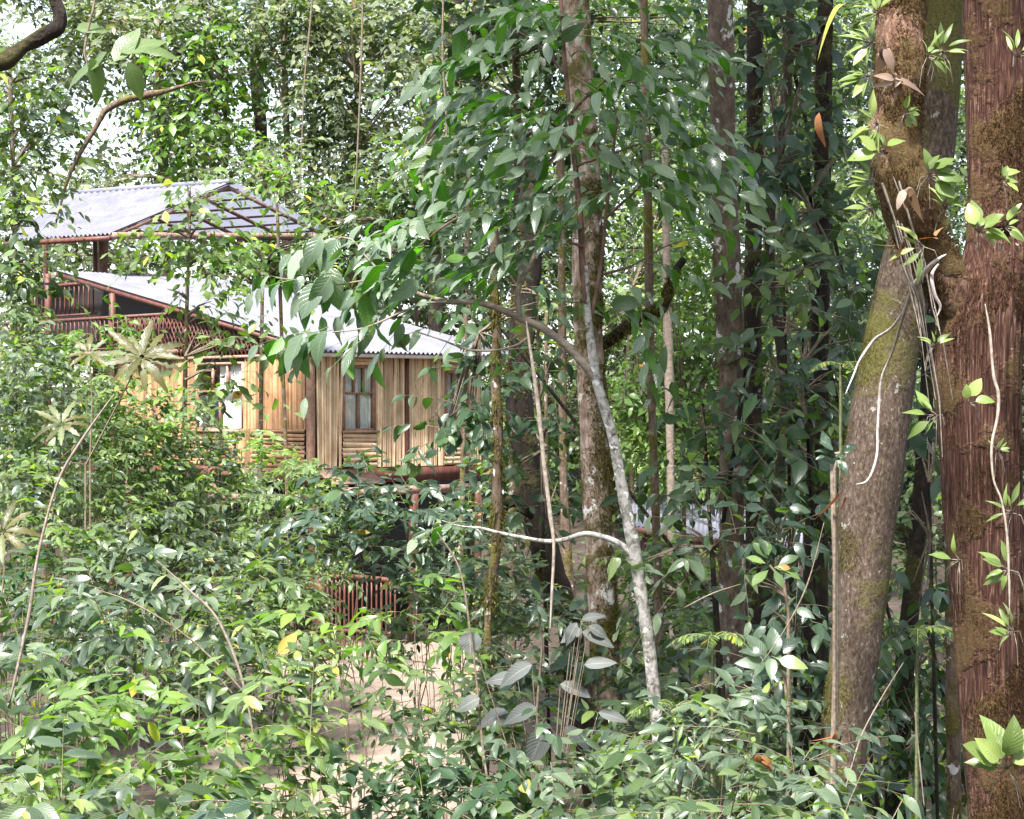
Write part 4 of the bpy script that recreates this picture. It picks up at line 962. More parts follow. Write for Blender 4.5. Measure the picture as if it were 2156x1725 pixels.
dead(1890, 165, 42, (160, 175, 195, 207, 220, 15, -10, 35, 50, 180, 250, 235, 300, -30, 5, 190), 'clump of curled dead brown leaves lodged on the mossy limb', asp=.4)
dead(1865, 105, 55, (200, 240, 275, 300), 'dry brown leaves hanging at the top of the mossy limb')
dead(1905, 400, 42, (250, 265, 280, 235, 300), 'pale papery dead leaves hanging down the limb')
dead(1900, 500, 42, (255, 275, 265), 'shrivelled dead leaves on the side of the fork', asp=.3)
dead(1974, 500, 34, (82, 100), 'orange dry leaf standing upright in the fork', 'orange', asp=.55)
dead(1722, 235, 66, (262,), 'curled orange-brown dry leaf dangling in the dark gap left of the limb', 'orange', 10.8, asp=.28)
dead(1772, 1040, 32, (300, 285), 'red-brown dry leaf caught against the leaning tree', 'orange', 11.8, asp=.28)
dead(1768, 1540, 44, (270, 285), 'red-brown dry leaf hanging low on the leaning tree', 'orange', 11.8, asp=.3)
dead(1597, 1595, 40, (220, 250, 280, 310), 'folded rusty dead leaf lying on the shrubs near the bottom', 'orange', 10.8, asp=.5)
dead(1770, 10, 92, (188,), 'single long yellow leaf hanging near the top of the picture', 'yellow', 10.5, 'yellow_leaf', .28)
dead(1436, 500, 54, (268,), 'lone yellow-green leaf hanging beside the lichen trunk', 'yellow', 13.5, 'yellow_leaf', .55)
# burl on the forked tree
mb = MB_(); mb.tube([P(2108, 478, 10.35), P(2110, 472, 10.3), P(2112, 470, 10.22), P(2114, 470, 10.16)], [.02, .075, .07, .02], 14, .2, 9, 3); mb.build('burl', M['redbark'], forked, True)
# ================================================================ foliage further off
def crown(root, ells, Y, mat, leaf_px, dens=1.6, shape='ovate', rows=2, depth=1.0, k=7, tw='twig', gaps=False, aspect=.45, aim=None, **kw):
    """ells = [(px, py, rx_px, ry_px[, Y])] leafy masses; limbs reach each from aim"""
    LV, ST = Leaves(), Sticks(); sc = lambda y: y / 4312
    for i, e in enumerate(ells):
        y = e[4] if len(e) > 4 else Y
        c = P(e[0], e[1], y); r = (e[2] * sc(y), max(e[2], e[3]) * sc(y) * .8 * depth, e[3] * sc(y))
        cloud(LV, ST, c, r, leaf_px * sc(y), dens, k, aspect, seed=i * 7 + int(Y * 3), gaps=gaps, **kw)
        if aim is not None:
            a_ = min(aim, key=lambda t: abs(t[1] - (e[1] + e[3] * 1.1)) ); a = P(a_[0], a_[1], Y)
            for _ in range(3):
                q = c + Vector([random.uniform(-.6, .6) * v for v in r]); m_ = a.lerp(q, .5) + Vector((0, 0, abs(q.x - a.x) * .12))
                ST.line([a.lerp(m_, t / 4) if t < 4 else m_ for t in range(5)] + [m_.lerp(q, t / 4) for t in range(1, 5)], .0009 * Y, .0002 * Y)
    if LV.count(): LV.build('crown', M[mat], root, shape, rows)
    if ST.p: ST.build('limbs', M[tw], root)

def tree(name, label, trunk_pts, Y, mat, ells, leaf_px, dens=1.6, bark='thinmoss', group=None, **kw):
    root, a_, b_ = trunk(name, label, [(p_[0], p_[1], p_[2] * .8) for p_ in trunk_pts], Y + (Y * .03), bark, 14, .12, 2, 0, 4)
    crown(root, ells, Y, mat, leaf_px, dens, aim=[(p_[0] * (1 - f_) + q_[0] * f_, p_[1] * (1 - f_) + q_[1] * f_) for p_, q_ in zip(trunk_pts, trunk_pts[1:]) for f_ in (0, .25, .5, .75)], **kw)
    return root

# the far forest that closes the view: one mass nobody could count
def far_forest():
    root = empty('far_forest', (0, 70, 0), None, None); root['kind'] = 'stuff'; root['label'] = 'far small-leaved forest closing the view behind the lodge and trunks'; root['category'] = 'forest'
    LV, ST, L2, L3 = Leaves(), Sticks(), Leaves(), Leaves()
    for x in range(-80, 2300, 118):
        for y in range(-60, 1150, 104):
            Y = 62 + random.uniform(-7, 9); c = P(x + random.uniform(-30, 30), y + random.uniform(-30, 30), Y)
            if c.z < ground_z(c.x, c.y) - 1: continue
            k = Y / 4312; dens = 2.3 if x > 1250 else (1.6 if x > 700 else 1.1)
            cloud(LV if x < 980 and random.random() < .75 else (L3 if x > 1450 and random.random() < .6 else L2), ST, c, (92 * k, 1.8, 82 * k), 19 * k, dens, 6, .5, seed=x + y, gaps=True, tr=.012)
    LV.build('far_forest_leaves', M['olive'], root, 'round', 1); L2.build('far_forest_leaves', M['mid'], root, 'round', 1); L3.build('far_forest_leaves', M['dark'], root, 'round', 1); ST.build('far_forest_twigs', M['twig'], root)
far_forest()

tree('canopy_tree', 'tall pale small-leaved tree right of the upper roof', [(745, -20, 14), (752, 200, 16), (748, 420, 20), (742, 640, 24)], 56, 'olive', [(650, 60, 110, 85), (700, 190, 95, 75), (800, 90, 110, 85), (740, 320, 70, 80), (840, 210, 90, 70), (690, 420, 60, 40), (900, 60, 90, 60)], 21, 1.9, shape='round', gaps=True)
tree('canopy_tree', 'grey-green tree behind the lodge at the top left', [(330, 60, 22), (340, 240, 24), (345, 420, 28)], 58, 'olive', [(240, 30, 110, 50), (350, 90, 100, 70), (160, 60, 90, 60), (440, 60, 80, 70), (380, 30, 90, 45), (210, 120, 60, 30), (330, 250, 50, 60), (250, 400, 120, 24), (380, 380, 90, 30)], 24, 1.6, gaps=True)
tree('canopy_tree', 'lime-green tree standing behind the upper roof ridge', [(478, 150, 9), (474, 260, 11), (470, 400, 13), (468, 560, 14)], 57, 'lime', [(440, 130, 62, 42), (400, 190, 80, 45), (460, 250, 75, 50), (385, 300, 66, 45), (490, 330, 50, 45), (430, 60, 50, 25), (360, 350, 50, 30)], 30, 2.0, shape='obov', gaps=False)
tree('canopy_tree', 'small bright yellow-green tree at the right end of the upper roof', [(580, 340, 6), (584, 450, 8), (590, 620, 10)], 36.5, 'lime', [(590, 370, 50, 34), (620, 400, 34, 22), (545, 345, 30, 16)], 24, 1.9, shape='obov')
tree('canopy_tree', 'dark leafy tree at the left edge above the roof', [(20, 120, 9), (28, 350, 11), (30, 620, 13)], 30, 'mid', [(40, 220, 60, 60), (30, 320, 80, 55), (90, 280, 40, 60), (50, 420, 80, 50), (20, 520, 50, 60), (70, 160, 40, 25), (70, 440, 46, 26), (30, 620, 60, 50), (60, 560, 50, 30)], 32, 2.1, gaps=True)
tree('canopy_tree', 'dark glossy tree behind the broad-leaved canopy left of centre', [(868, 340, 8), (872, 500, 9), (878, 700, 10)], 46, 'mid', [(830, 370, 110, 55), (920, 300, 80, 60), (760, 440, 80, 40), (880, 450, 110, 45), (960, 400, 80, 60), (1010, 250, 70, 70), (700, 470, 60, 24), (800, 520, 110, 36), (940, 520, 80, 40)], 27, 1.9)
tree('canopy_tree', 'dark bluish tree behind the broad-leaved canopy at the top', [(1080, -60, 20), (1090, 300, 22), (1085, 700, 24)], 26, 'dark', [(1080, 60, 100, 80), (1180, 160, 90, 90), (1280, 60, 90, 80), (1380, 170, 80, 90), (1100, 320, 110, 70), (1260, 300, 100, 70), (980, 120, 70, 90), (1000, 30, 90, 50), (1420, 40, 60, 60), (1120, 480, 110, 60), (1000, 520, 80, 50)], 34, 1.6)
tree('canopy_tree', 'pale tree leaning over the crooked dark trunk at the top', [(1000, -20, 10), (990, 200, 12), (985, 450, 14)], 40, 'olive', [(960, 60, 90, 50), (1050, 40, 80, 50), (900, 140, 60, 40), (1030, 200, 70, 50)], 24, 1.3, shape='round')
tree('dark_canopy_tree', 'dark overhanging foliage hiding the sky between the roof and the top edge', [(590, -100, 16), (600, 150, 16), (610, 560, 18)], 56, 'dark', [(545, 80, 28, 90), (560, 170, 50, 30), (600, 300, 36, 34), (650, 300, 30, 60), (620, 30, 40, 30)], 22, 1.1, gaps=True)
tree('slender_tree', 'slender leafy tree rising in front of the lodge roofs', [(400, 440, 6), (396, 560, 9), (392, 700, 11), (388, 900, 13), (386, 1050, 15)], 30, 'pale', [(395, 430, 66, 30), (420, 470, 60, 34), (380, 520, 70, 42), (440, 540, 50, 30), (390, 600, 60, 30), (455, 690, 70, 32), (420, 640, 40, 20), (500, 730, 62, 32), (470, 780, 60, 30), (430, 850, 50, 22), (350, 480, 36, 18), (400, 390, 30, 12)], 32, 1.15, shape='obov', aspect=.5)
tree('leafy_tree', 'bright bushy tree between the upper and the lower roof', [(556, 520, 8), (552, 640, 10), (550, 800, 12)], 37.4, 'lime', [(560, 548, 100, 30), (620, 520, 60, 26), (480, 570, 60, 26), (660, 560, 50, 20), (520, 520, 50, 16)], 22, 1.7)
tree('leafy_tree', 'pale bushes under the upper roof seen between its posts', [(300, 520, 8), (300, 640, 9), (300, 700, 9)], 56, 'pale', [(150, 540, 80, 40), (300, 560, 80, 30), (270, 520, 60, 20), (90, 600, 60, 30)], 22, 1.3)

# understory lit from above, beyond the trunks
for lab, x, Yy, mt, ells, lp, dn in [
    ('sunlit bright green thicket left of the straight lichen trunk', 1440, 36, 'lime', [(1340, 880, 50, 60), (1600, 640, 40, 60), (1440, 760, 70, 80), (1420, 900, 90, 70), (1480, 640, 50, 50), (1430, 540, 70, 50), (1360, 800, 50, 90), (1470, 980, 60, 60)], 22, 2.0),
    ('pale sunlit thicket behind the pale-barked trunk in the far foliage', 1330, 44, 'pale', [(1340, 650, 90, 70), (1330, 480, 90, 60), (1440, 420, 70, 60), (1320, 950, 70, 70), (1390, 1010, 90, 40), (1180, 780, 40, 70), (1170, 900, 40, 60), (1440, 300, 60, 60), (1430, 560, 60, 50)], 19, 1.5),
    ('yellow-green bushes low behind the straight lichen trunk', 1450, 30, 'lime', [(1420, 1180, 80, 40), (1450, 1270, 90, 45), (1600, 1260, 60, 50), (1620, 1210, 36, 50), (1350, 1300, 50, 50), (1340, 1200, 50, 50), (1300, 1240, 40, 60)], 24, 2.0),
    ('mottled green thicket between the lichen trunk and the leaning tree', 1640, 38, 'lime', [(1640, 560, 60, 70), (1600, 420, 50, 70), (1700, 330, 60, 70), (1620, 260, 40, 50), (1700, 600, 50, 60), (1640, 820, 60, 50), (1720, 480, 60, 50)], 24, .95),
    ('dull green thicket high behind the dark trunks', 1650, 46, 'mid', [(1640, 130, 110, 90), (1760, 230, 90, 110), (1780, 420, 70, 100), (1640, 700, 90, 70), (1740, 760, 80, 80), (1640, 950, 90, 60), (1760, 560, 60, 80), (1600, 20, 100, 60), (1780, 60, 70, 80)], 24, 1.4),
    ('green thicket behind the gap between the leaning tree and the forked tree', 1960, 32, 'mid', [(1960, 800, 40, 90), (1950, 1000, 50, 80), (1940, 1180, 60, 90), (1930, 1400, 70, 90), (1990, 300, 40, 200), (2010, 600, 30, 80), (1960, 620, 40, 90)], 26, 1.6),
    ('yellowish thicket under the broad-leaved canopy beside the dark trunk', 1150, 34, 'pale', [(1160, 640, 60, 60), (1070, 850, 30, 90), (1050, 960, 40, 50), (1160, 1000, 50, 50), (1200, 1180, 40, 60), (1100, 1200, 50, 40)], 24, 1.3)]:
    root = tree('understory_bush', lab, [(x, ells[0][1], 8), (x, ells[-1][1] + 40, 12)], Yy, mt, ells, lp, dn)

# dark broad-leaved saplings among the trunks
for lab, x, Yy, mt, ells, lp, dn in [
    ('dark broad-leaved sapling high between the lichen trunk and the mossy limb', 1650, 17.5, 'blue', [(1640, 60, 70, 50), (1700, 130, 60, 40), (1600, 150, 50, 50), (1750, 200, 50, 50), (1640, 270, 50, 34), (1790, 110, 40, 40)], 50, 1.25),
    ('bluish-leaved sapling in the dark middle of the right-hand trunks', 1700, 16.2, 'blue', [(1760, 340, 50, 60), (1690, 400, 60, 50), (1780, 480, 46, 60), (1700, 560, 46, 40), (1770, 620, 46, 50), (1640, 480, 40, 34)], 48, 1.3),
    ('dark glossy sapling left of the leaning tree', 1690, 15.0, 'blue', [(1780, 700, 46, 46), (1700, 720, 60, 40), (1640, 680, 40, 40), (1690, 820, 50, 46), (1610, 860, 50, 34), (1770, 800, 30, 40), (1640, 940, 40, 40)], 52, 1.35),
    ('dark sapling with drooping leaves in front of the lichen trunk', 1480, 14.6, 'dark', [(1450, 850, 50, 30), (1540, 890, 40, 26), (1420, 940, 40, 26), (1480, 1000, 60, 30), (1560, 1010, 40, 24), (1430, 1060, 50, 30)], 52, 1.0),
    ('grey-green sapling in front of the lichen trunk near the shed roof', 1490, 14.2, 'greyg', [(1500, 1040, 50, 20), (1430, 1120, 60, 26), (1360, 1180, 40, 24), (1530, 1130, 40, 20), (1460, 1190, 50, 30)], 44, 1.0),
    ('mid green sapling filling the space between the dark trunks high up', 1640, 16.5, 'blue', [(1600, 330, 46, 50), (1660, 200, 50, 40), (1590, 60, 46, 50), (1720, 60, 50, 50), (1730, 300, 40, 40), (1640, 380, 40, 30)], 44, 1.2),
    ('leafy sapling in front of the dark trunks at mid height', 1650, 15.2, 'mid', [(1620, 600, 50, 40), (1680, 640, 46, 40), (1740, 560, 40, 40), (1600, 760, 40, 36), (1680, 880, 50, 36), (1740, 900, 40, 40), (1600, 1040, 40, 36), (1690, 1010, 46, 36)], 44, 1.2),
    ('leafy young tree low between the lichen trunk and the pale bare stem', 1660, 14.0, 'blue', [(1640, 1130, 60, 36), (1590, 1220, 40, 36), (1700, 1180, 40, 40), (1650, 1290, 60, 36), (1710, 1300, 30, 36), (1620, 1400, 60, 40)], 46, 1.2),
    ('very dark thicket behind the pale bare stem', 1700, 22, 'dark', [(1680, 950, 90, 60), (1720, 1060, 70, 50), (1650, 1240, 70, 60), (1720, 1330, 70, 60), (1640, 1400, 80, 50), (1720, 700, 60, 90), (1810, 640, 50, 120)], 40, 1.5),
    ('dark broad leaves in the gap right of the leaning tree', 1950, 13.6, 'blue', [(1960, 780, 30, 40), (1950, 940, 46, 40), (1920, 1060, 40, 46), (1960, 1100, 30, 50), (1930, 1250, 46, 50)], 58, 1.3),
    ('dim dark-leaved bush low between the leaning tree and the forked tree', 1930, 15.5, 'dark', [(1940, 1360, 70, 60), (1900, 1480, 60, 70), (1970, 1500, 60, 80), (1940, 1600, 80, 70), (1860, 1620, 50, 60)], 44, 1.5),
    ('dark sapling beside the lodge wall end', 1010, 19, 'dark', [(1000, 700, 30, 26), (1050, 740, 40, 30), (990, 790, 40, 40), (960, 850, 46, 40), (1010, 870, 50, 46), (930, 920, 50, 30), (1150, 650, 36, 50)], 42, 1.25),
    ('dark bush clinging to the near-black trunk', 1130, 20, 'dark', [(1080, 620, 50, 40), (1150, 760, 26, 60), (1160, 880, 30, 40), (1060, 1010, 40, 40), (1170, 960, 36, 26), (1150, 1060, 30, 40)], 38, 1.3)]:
    tree('broadleaf_sapling', lab, [(x, ells[0][1], 7), (x + 12, ells[-1][1], 10)], Yy, mt, ells, lp, dn * (1.2 if x > 1400 else 1.1), rows=4, k=6, hang=.45, bark='darkbark', face_=(0, -.45, 0))

# ================================================================ shrubs in front
def shrub(label, px, top, wid, Y, mat, leaf, dens=2.0, bottom=1900, shape='ovate', rows=4, name='leafy_shrub', aspect=.4, k=9, hang=.25, cat='shrub', tl=3.6, n_stem=5, updir=.9, lean=0, thin=1.0, bark='twig', **kw):
    """a bush of arching stems: top, bottom and width of its foliage in picture units at distance Y"""
    sc = Y / 4312; cx = P(px, 0, Y).x; zt = P(0, top, Y).z; gz = ground_z(cx, Y); zb = max(gz + .1, P(0, bottom, Y).z)
    root = empty(name, (cx, Y, gz - .05), label, cat); LV, ST = Leaves(), Sticks()
    r = wid * sc / 2; H = zt - gz
    n_stem = min(n_stem, 3 if Y < 19 else 6)
    for s in range(n_stem):
        a = random.uniform(0, 6.283); q = math.sqrt(random.random()); e = Vector((cx + math.cos(a) * r * q + lean * sc, Y + math.sin(a) * min(r, 1.6) * q, zt - (1 - math.sqrt(max(0, 1 - q * q * .9))) * H * .4 - random.random() * .1 * H))
        b = Vector((cx + math.cos(a) * r * .35, Y + math.sin(a) * .3, gz - .05)); m_ = b.lerp(e, .55) + Vector((0, 0, .12 * H)) - Vector((e.x - b.x, e.y - b.y, 0)) * .15
        pts = [b * (1 - t) ** 2 + m_ * 2 * t * (1 - t) + e * t * t for t in [i / 7 for i in range(8)]]
        ST.line([v + Vector((random.gauss(0, .025), 0, 0)) * H * .5 if 0 < vi < 7 else v for vi, v in enumerate(pts)], (.0045 + .0009 * H) * (.5 + .035 * Y), .002)
    leaf *= (.84 if Y > 19 else 1.08); L = leaf * sc; shape = shape if shape != 'ovate' else ('ovate', 'lance', 'ovate', 'obov')[int(px) % 4]; aspect *= random.uniform(.85, 1.1)
    for _ in range(7):
        q0 = Vector((cx + random.uniform(-1, 1) * r, Y + random.uniform(-.6, .2) * min(r, 1), zt - random.uniform(.0, .75) * (zt - max(gz, zt - 900 * sc)))); q1 = q0 + Vector((random.uniform(-1, 1), random.uniform(-.3, .3), random.uniform(-.9, .3))) * 130 * sc
        ST.line([q0, q0.lerp(q1, .5) + Vector((0, 0, 14 * sc)), q1], .9 * sc, .4 * sc)
    nl = DENS * dens * (wid * sc) * (zt - zb) * .8 / (L * L * aspect * .6); n = int(nl / k * 1.3) + 4
    u = rng.uniform(-1, 1, (n, 2)); f = rng.random(n) ** .85
    top_ = zt - (np.abs(u[:, 0]) ** 2.2) * (zt - zb) * .45 - blobnoise(np.stack([u[:, 0] * r, u[:, 1], f * 0], 1), 2.2 / max(.3, r), int(px)) * .12 * (zt - zb)
    z = zb + (top_ - zb) * f
    y = Y + u[:, 1] * min(r, 1.8) * .8 - .25 * (f < .5)
    p = np.stack([cx + lean * sc * f + u[:, 0] * r * (.72 + .28 * np.sin(f * 3.1)), y, z], 1)
    m = blobnoise(p, 3.2 / max(.35, r), int(px * 3 + top)) > -.17 - .1 * (thin - .6); p = p[m]; n = len(p)
    d = np.stack([u[m, 0] * .9 + rng.normal(size=n) * .45, -.35 + rng.normal(size=n) * .6, .25 + rng.normal(size=n) * .3], 1)
    twigs(LV, ST, p, d, L * tl * rng.uniform(.6, 1.3, n), k, L, L * aspect, hang=hang, updir=updir, bank=np.clip(.5 + .45 * blobnoise(p, 3 / max(.4, r), int(px) + 1) + rng.normal(size=n) * .15, 0, 1), **kw)
    LV.build('foliage', M[mat], root, shape, rows); ST.build('stems', M[bark], root)
    return root

S = shrub
# far row, in front of the lodge
S('pale fine-leaved shrub under the dark balcony at the left', 110, 700, 260, 31, 'pale', 26, 1.9, 1060, n_stem=12, rows=3)
S('yellow-green shrub at the far left edge beside the balcony', 20, 610, 150, 27, 'pale', 30, 1.5, 1100, rows=3)
S('pale bushy shrub below the left lodge windows', 300, 905, 240, 31, 'pale', 25, 1.8, 1200, n_stem=12, rows=3)
S('tangled shrub of dry twigs and small leaves under the lodge wall', 440, 925, 260, 29, 'greyg', 22, 1.7, 1250, n_stem=16, rows=3)
S('bright small-leaved shrub in front of the horizontal cane panel', 560, 900, 190, 30, 'lime', 24, 1.2, 1250, n_stem=10, rows=3, thin=.7)
S('thin lime sapling rising before the left lodge window', 385, 800, 130, 28.5, 'pale', 25, 1.0, 980, n_stem=6, rows=3)
S('slender bush of narrow leaves before the left end of the lodge', 215, 640, 130, 29, 'lime', 27, 1.0, 800, n_stem=7, rows=3, shape='lance')
S('dense dark-green bush left of the red-brown railing', 560, 1130, 210, 27, 'mid', 28, 2.0, 1420, rows=3)
S('dense mixed bush below the tangled twigs at mid left', 330, 1050, 300, 25, 'greyg', 30, 2.0, 1420, rows=3)
S('deep green bush at the far left halfway down', 70, 960, 260, 22, 'pale', 34, 1.9, 1400)
S('pale shrub hiding the foot of the lodge wall at the left', 190, 770, 210, 27.5, 'pale', 26, 1.7, 1150, rows=3)
S('greyish shrub with slim leaves before the balcony', 70, 700, 170, 26, 'greyg', 28, 1.6, 1100, rows=3)
S('leafy shrub covering the base of the horizontal cane panel', 620, 955, 170, 28, 'pale', 26, 1.4, 1300, rows=3)
S('mixed shrub below the left lodge window', 400, 880, 180, 28.2, 'pale', 24, 1.5, 1200, rows=3)
# around the porch and railing
S('bushy pale green shrub hiding the left end of the lodge wall', 290, 795, 150, 28, 'lime', 25, 1.4, 1100, rows=3)
S('broad-leaved dark bush in front of the porch roof', 750, 985, 190, 20, 'blue', 44, 1.3, 1200)
S('bluish broad-leaved bush right of the porch roof', 900, 950, 210, 20.5, 'blue', 44, 1.6, 1250)
S('grey-green bush under the lodge wall end', 1000, 1010, 170, 22, 'greyg', 34, 1.8, 1330)
S('large leafy bush with mixed old leaves right of the railing', 950, 1170, 210, 21, 'mid', 34, 1.9, 1420)
S('reddish-tinged bush between the mossy sapling and the dark trunk', 1110, 1190, 150, 20, 'greyg', 34, 1.6, 1420)
S('lime-green sapling right of the red-brown railing', 875, 1235, 130, 18, 'lime', 44, .9, 1370, n_stem=5)
S('bright yellow-green leaves in front of the red-brown railing', 745, 1268, 80, 16, 'lime', 52, .8, 1330, n_stem=3)
S('pointed glossy bush left of the thick mossy tree', 1110, 1300, 170, 17.5, 'blue', 46, 1.5, 1500)
# middle rows
S('silvery-leaved shrub spreading at the left middle', 300, 1165, 330, 16.5, 'greyg', 46, 1.9, 1470, aspect=.38)
S('lush pale-green shrub right of the silvery one', 540, 1215, 230, 17, 'pale', 34, 2.0, 1560)
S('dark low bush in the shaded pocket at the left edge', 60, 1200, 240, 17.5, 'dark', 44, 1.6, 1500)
S('strappy-leaved plant at the left edge over the bare soil', 60, 1390, 190, 14.5, 'mid', 64, 1.1, 1560, shape='lance')
S('light green shrub above the pale earth', 915, 1330, 170, 17, 'mid', 40, 1.4, 1600, thin=1.2)
S('leafy shrub over the middle of the clearing', 975, 1400, 200, 15.5, 'mid', 40, 1.7, 1800, thin=1.4)
S('grey-green shrub right of the thick mossy tree', 1350, 1330, 130, 16.4, 'greyg', 38, 1.5, 1560)
S('dark undergrowth below the straight lichen trunk', 1480, 1290, 240, 17.5, 'dark', 38, 1.9, 1620)
S('green undergrowth bush left of the lichen trunk foot', 1420, 1390, 180, 15, 'mid', 40, 1.8, 1620)
S('pale lanceolate bush before the lichen trunk foot', 1560, 1430, 230, 12.8, 'greyg', 56, 1.7, 1700, shape='lance', aspect=.34)
S('dim bush in front of the dark thick trunk', 1660, 1350, 140, 14.2, 'blue', 46, 1.4, 1620)
# near rows
S('bright green saplings crowding the lower left', 330, 1330, 420, 12.5, 'lime', 50, 1.3, 1760, n_stem=14)
S('pale green bush at the lower left edge', 90, 1480, 260, 11.6, 'pale', 62, 1.5, 1850, thin=.8)
S('dense leafy bush left of the clearing', 520, 1420, 210, 12.2, 'pale', 48, 1.9, 1800, n_stem=12)
S('dark stemmed sapling standing at the left side of the pale earth', 650, 1490, 80, 11.5, 'mid', 50, .7, 1850, n_stem=5)
S('glossy broad-leaved sapling at the bottom left of centre', 620, 1630, 160, 9.6, 'blue', 88, .9, 1850, aspect=.5, n_stem=5)
S('leafy bush along the bottom left edge', 330, 1600, 360, 10.6, 'mid', 60, 1.5, 1880)
S('low bush in the bottom left corner', 80, 1640, 260, 10, 'greyg', 64, 1.3, 1880)
S('dark narrow-leaved bush in the middle of the bottom edge', 900, 1590, 190, 12, 'dark', 54, 1.9, 1850, shape='lance')
S('fresh green bush in front of the pale earth', 985, 1500, 150, 12.6, 'dark', 46, 1.6, 1850, thin=1.2)
S('bushy pale shrub right of the big grey leaves', 1180, 1560, 230, 12.6, 'greyg', 50, 1.8, 1850)
S('bottom bush between the clearing and the white stem', 1260, 1620, 260, 11.2, 'mid', 54, 1.6, 1880)
S('feathery grey-green bush right of the white stem', 1470, 1500, 240, 12, 'greyg', 50, 1.9, 1800, aspect=.34)
S('spreading grey-leaved bush at the lower right middle', 1640, 1540, 250, 10.8, 'greyg', 56, 1.7, 1850, shape='lance', aspect=.34)
S('dark green low bush along the bottom right of centre', 1500, 1630, 300, 10.2, 'mid', 56, 1.5, 1880)
S('low shrub at the foot of the leaning tree', 1800, 1640, 150, 10.2, 'greyg', 54, 1.0, 1880)
S('low pale plant at the bottom right between the two big trees', 1960, 1665, 200, 9.6, 'pale', 66, 1.1, 1880, shape='lance', aspect=.28)

# single plants that stand out
def rosette(name, label, px, py, Y, L, n, mat, shape='lobed', asp=.36, stem_to=None, rows=12, tilt=.2, elev=.15, a0=0, part='leaves', bark='twig'):
    c = P(px, py, Y); sc = Y / 4312; gz = ground_z(c.x, c.y)
    root = empty(name, (c.x, c.y, gz), label, 'plant'); LV, ST = Leaves(), Sticks()
    for i in range(n):
        a = 6.283 * i / n + a0 + random.uniform(-.15, .15) * (1 if shape == 'lobed' else 3); L_j = random.uniform(.6, 1.15) if shape != 'lobed' else 1
        d = np.array([[math.cos(a), math.sin(a) * .55 - .25, elev + math.sin(a) * .75 + random.uniform(-.1, .1)]])
        l = L * L_j * sc * random.uniform(.8, 1.1); o = np.array([tuple(c)]) + d * .03 + rng.normal(size=(1, 3)) * .02 * (L_j != 1)
        LV.add(o, d, np.array([[0, -.8, .7]]) + rng.normal(size=(1, 3)) * .2, l, l * asp, None, .35, .3)
    b = Vector((c.x + (stem_to[0] - px) * sc if stem_to else c.x, c.y, P(0, stem_to[1], Y).z if stem_to else gz)); 
    ST.line([Vector((b.x, b.y, gz)), b, b.lerp(c, .5) + Vector((.03, 0, .05)), c], .016, .008)
    LV.build(part, M[mat], root, shape, rows); ST.build('stem', M[bark], root); return root
rosette('lobed_leaf_plant', 'star-shaped ochre plant with lobed leaves in front of the lodge', 298, 752, 24, 84, 13, 'ochre', stem_to=(180, 980))
rosette('lobed_leaf_plant', 'small ochre lobed-leaf plant left of the star-shaped one', 188, 745, 24.5, 52, 8, 'ochre', stem_to=(190, 960))
rosette('lobed_leaf_plant', 'lobed-leaf plant low at the left among the pale shrubs', 130, 895, 22, 62, 9, 'ochre', stem_to=(110, 1100))
rosette('lobed_leaf_plant', 'ochre lobed-leaf plant cut by the left edge', 5, 1120, 18, 80, 9, 'ochre', stem_to=(0, 1300))
rosette('leafy_plant', 'bluish leaf whorl on top of the pale bare stem', 1757, 955, 11.8, 46, 8, 'blue', 'ovate', .42, stem_to=(1757, 990), rows=5)
rosette('leafy_plant', 'pale-leaved whorl lit among dark trunks above the lower right shrubs', 1620, 1190, 12.6, 52, 8, 'pale', 'obov', .45, stem_to=(1660, 1300), rows=5)
rosette('leafy_plant', 'grey broad-leaf cluster left of the pale bare stem low down', 1622, 1385, 12.2, 66, 9, 'greyg', 'ovate', .48, stem_to=(1660, 1500), rows=6)
rosette('leafy_plant', 'lime whorl of narrow leaves at the bottom beside the white stem', 1425, 1590, 11.6, 46, 12, 'lime', 'lance', .2, stem_to=(1425, 1700), rows=4)
rosette('leafy_plant', 'green whorl at the top of a sapling near the middle of the clearing', 1135, 1270, 15, 60, 8, 'blue', 'lance', .3, stem_to=(1130, 1500), rows=5)
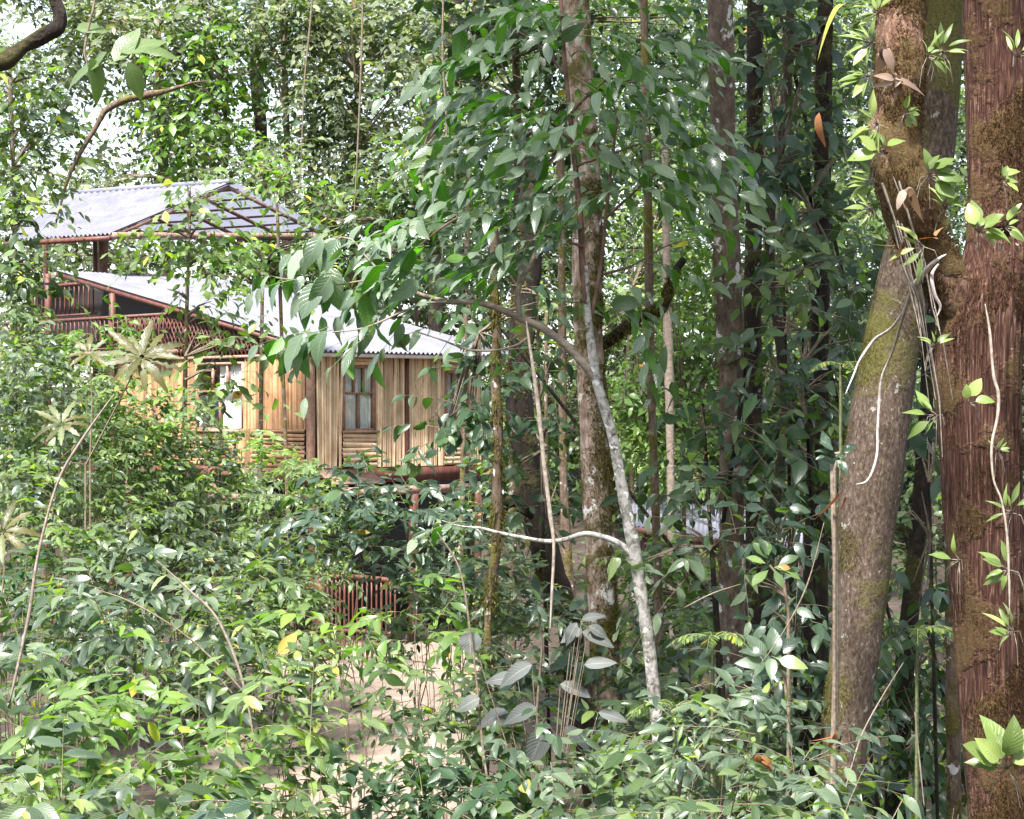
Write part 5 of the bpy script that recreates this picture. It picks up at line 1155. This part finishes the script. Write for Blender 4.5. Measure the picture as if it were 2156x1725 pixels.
# grey, strongly ribbed leaves on one bush
def grey_bush():
    Y = 13.2; c = P(1150, 1560, Y); root = empty('ribbed_leaf_shrub', (c.x, c.y, ground_z(c.x, c.y)), 'shrub with very large grey deeply ribbed leaves at the bottom centre', 'shrub')
    LV, ST = Leaves(), Sticks(); b = Vector((c.x, c.y, ground_z(c.x, c.y)))
    for gi, (x, y, L, a, asp) in enumerate([(1225, 1325, 62, 205, .52), (1215, 1312, 62, 235, .5), (1225, 1305, 60, 20, .4), (1240, 1318, 56, -25, .5), (1225, 1330, 88, -20, .42), (1205, 1325, 66, 262, .4), (1120, 1400, 95, 200, .45), (1090, 1430, 78, 170, .5), (1105, 1475, 60, 265, .75),
                              (1130, 1490, 90, 195, .5), (1160, 1420, 90, 150, .45), (1180, 1440, 80, -20, .5), (1200, 1470, 100, -40, .42), (1070, 1500, 84, 190, .52), (1150, 1530, 105, 245, .52), (1190, 1530, 90, -30, .45), (1160, 1560, 90, 300, .45), (1230, 1400, 80, 10, .42), (1010, 1470, 66, 200, .55), (1045, 1400, 80, 30, .4), (1260, 1500, 76, -10, .4), (990, 1330, 58, -90, .95)]):
        if gi in (8, 10, 12, 16, 19): continue
        L *= .88
        p = P(x, y, Y + random.uniform(-.3, .3)); leaf_at(LV, x, y, p.y, L, a, asp, (random.gauss(0, .3), -.75, .65), None, .3, -.2)
        m_ = b.lerp(p, .5) + Vector(((p.x - b.x) * -.2, 0, .3)); b2 = b + Vector((random.gauss(0, .25), random.gauss(0, .1), 0)); ST.line([b2, b2.lerp(m_, .5) + Vector((random.gauss(0, .08), 0, 0)), m_, m_.lerp(p, .6), p], .006, .003)
    LV.build('leaves', M['grey'], root, 'ovate', 9); ST.build('stems', M['twig'], root)
grey_bush()
# feathery fern fronds low on the right
def fern(label, px, py, Y, n, L, name='fern'):
    c = P(px, py, Y); sc = Y / 4312; gz = ground_z(c.x, c.y); root = empty(name, (c.x, c.y, gz), label, 'fern', None); LV, ST = Leaves(), Sticks()
    ST.line([Vector((c.x, c.y, gz)), c], .02, .012)
    for i in range(n):
        a = 6.283 * i / n + random.uniform(-.3, .3); d = Vector((math.cos(a), math.sin(a) * .8, .55)); l = L * sc * random.uniform(.8, 1.1)
        pt = lambda t: c + d * l * t - Vector((0, 0, 1)) * l * .75 * t * t
        ST.line([pt(j / 6) for j in range(7)], .005, .002); K = 26
        for s in (-1, 1):
            ts = np.linspace(.1, 1, K); ps = np.array([tuple(pt(t)) for t in ts]); tn = nrm(np.array([tuple(d - Vector((0, 0, 1.5 * t))) for t in ts])); sd = nrm(np.cross(tn, [0, 0, 1.])) * s
            w = l * .24 * np.sin(math.pi * (ts * .82 + .12)); LV.add(ps, sd * .9 + tn * .45 - np.array([0, 0, .15]), np.tile([[0, 0, 1.]], (K, 1)) + rng.normal(size=(K, 3)) * .12, w, w * .22, None, .2, .1)
    LV.build('fronds', M['mid'], root, 'lance', 2); ST.build('stalks', M['greentwig'], root)
fern('small fern growing in front of the lichen trunk low down', 1500, 1345, 13.2, 7, 110); fern('fern at the foot of the shrubs right of the white stem', 1420, 1490, 12.4, 7, 110); fern('fern in the dim gap right of the leaning tree', 1930, 1330, 13.0, 7, 120); fern('drooping fern hanging by the left side of the leaning tree', 1770, 770, 12.8, 5, 80)

# small things on the ground of the clearing
LV = Leaves(); k = 420; xs = rng.uniform(-5.5, 1.2, k); ys = rng.uniform(19, 42, k)
LV.add(np.array([(x, y, ground_z(x, y) + .045) for x, y in zip(xs, ys)]), np.stack([rng.normal(size=k), rng.normal(size=k), rng.normal(size=k) * .1], 1), np.tile([[0, 0, 1.]], (k, 1)) + rng.normal(size=(k, 3)) * .25, rng.uniform(.06, .14, k), rng.uniform(.03, .06, k))
r_ = empty('leaf_litter', (0, 30, GZ), None, None); r_['kind'] = 'stuff'; r_['label'] = 'fallen brown leaves scattered over the sandy clearing'; r_['category'] = 'leaf litter'; LV.build('fallen_leaves', M['dead'], r_, 'ovate', 2)
LV = Leaves(); k = 26000; xs = rng.uniform(-16, 16, k); ys = rng.uniform(8, 45, k); ok = (np.abs(xs + 2.1) > 3.4) | (ys < 17); xs, ys = xs[ok], ys[ok]; k = len(xs)
LV.add(np.array([(x, y, ground_z(x, y) + .02) for x, y in zip(xs, ys)]), np.stack([rng.normal(size=k), rng.normal(size=k), .3 + rng.random(k)], 1), np.tile([[0, 0, 1.]], (k, 1)) + rng.normal(size=(k, 3)) * .5, rng.uniform(.1, .3, k), rng.uniform(.04, .09, k))
r_ = empty('ground_cover', (0, 20, GZ), None, None); r_['kind'] = 'stuff'; r_['label'] = 'low green ground cover on the dark forest soil'; r_['category'] = 'ground cover'; LV.build('ground_cover_leaves', M['mid'], r_, 'ovate', 2)

# unseen crowns hung on the near trees, added above the picture to shade the wood
for i, (c, r) in enumerate([((3, 20, 8.5), (4, 3.5, 1.6)), ((6.5, 24, 9.5), (4, 4, 1.8)), ((-.5, 24, 9.5), (3.5, 4, 1.6)), ((9, 30, 12), (5, 5, 2)), ((3, 32, 12), (5, 5, 2)), ((7.5, 18, 8), (3, 3, 1.5))]): HIGH.append((dk[i], c, r))
for root, c, r in HIGH:
    LV, ST = Leaves(), Sticks(); cloud(LV, ST, Vector(c), r, .22, 2.2, 7, .5, seed=9, tr=.008)
    LV.build('crown', M['mid'], root, 'ovate', 2); ST.build('twigs', M['twig'], root)
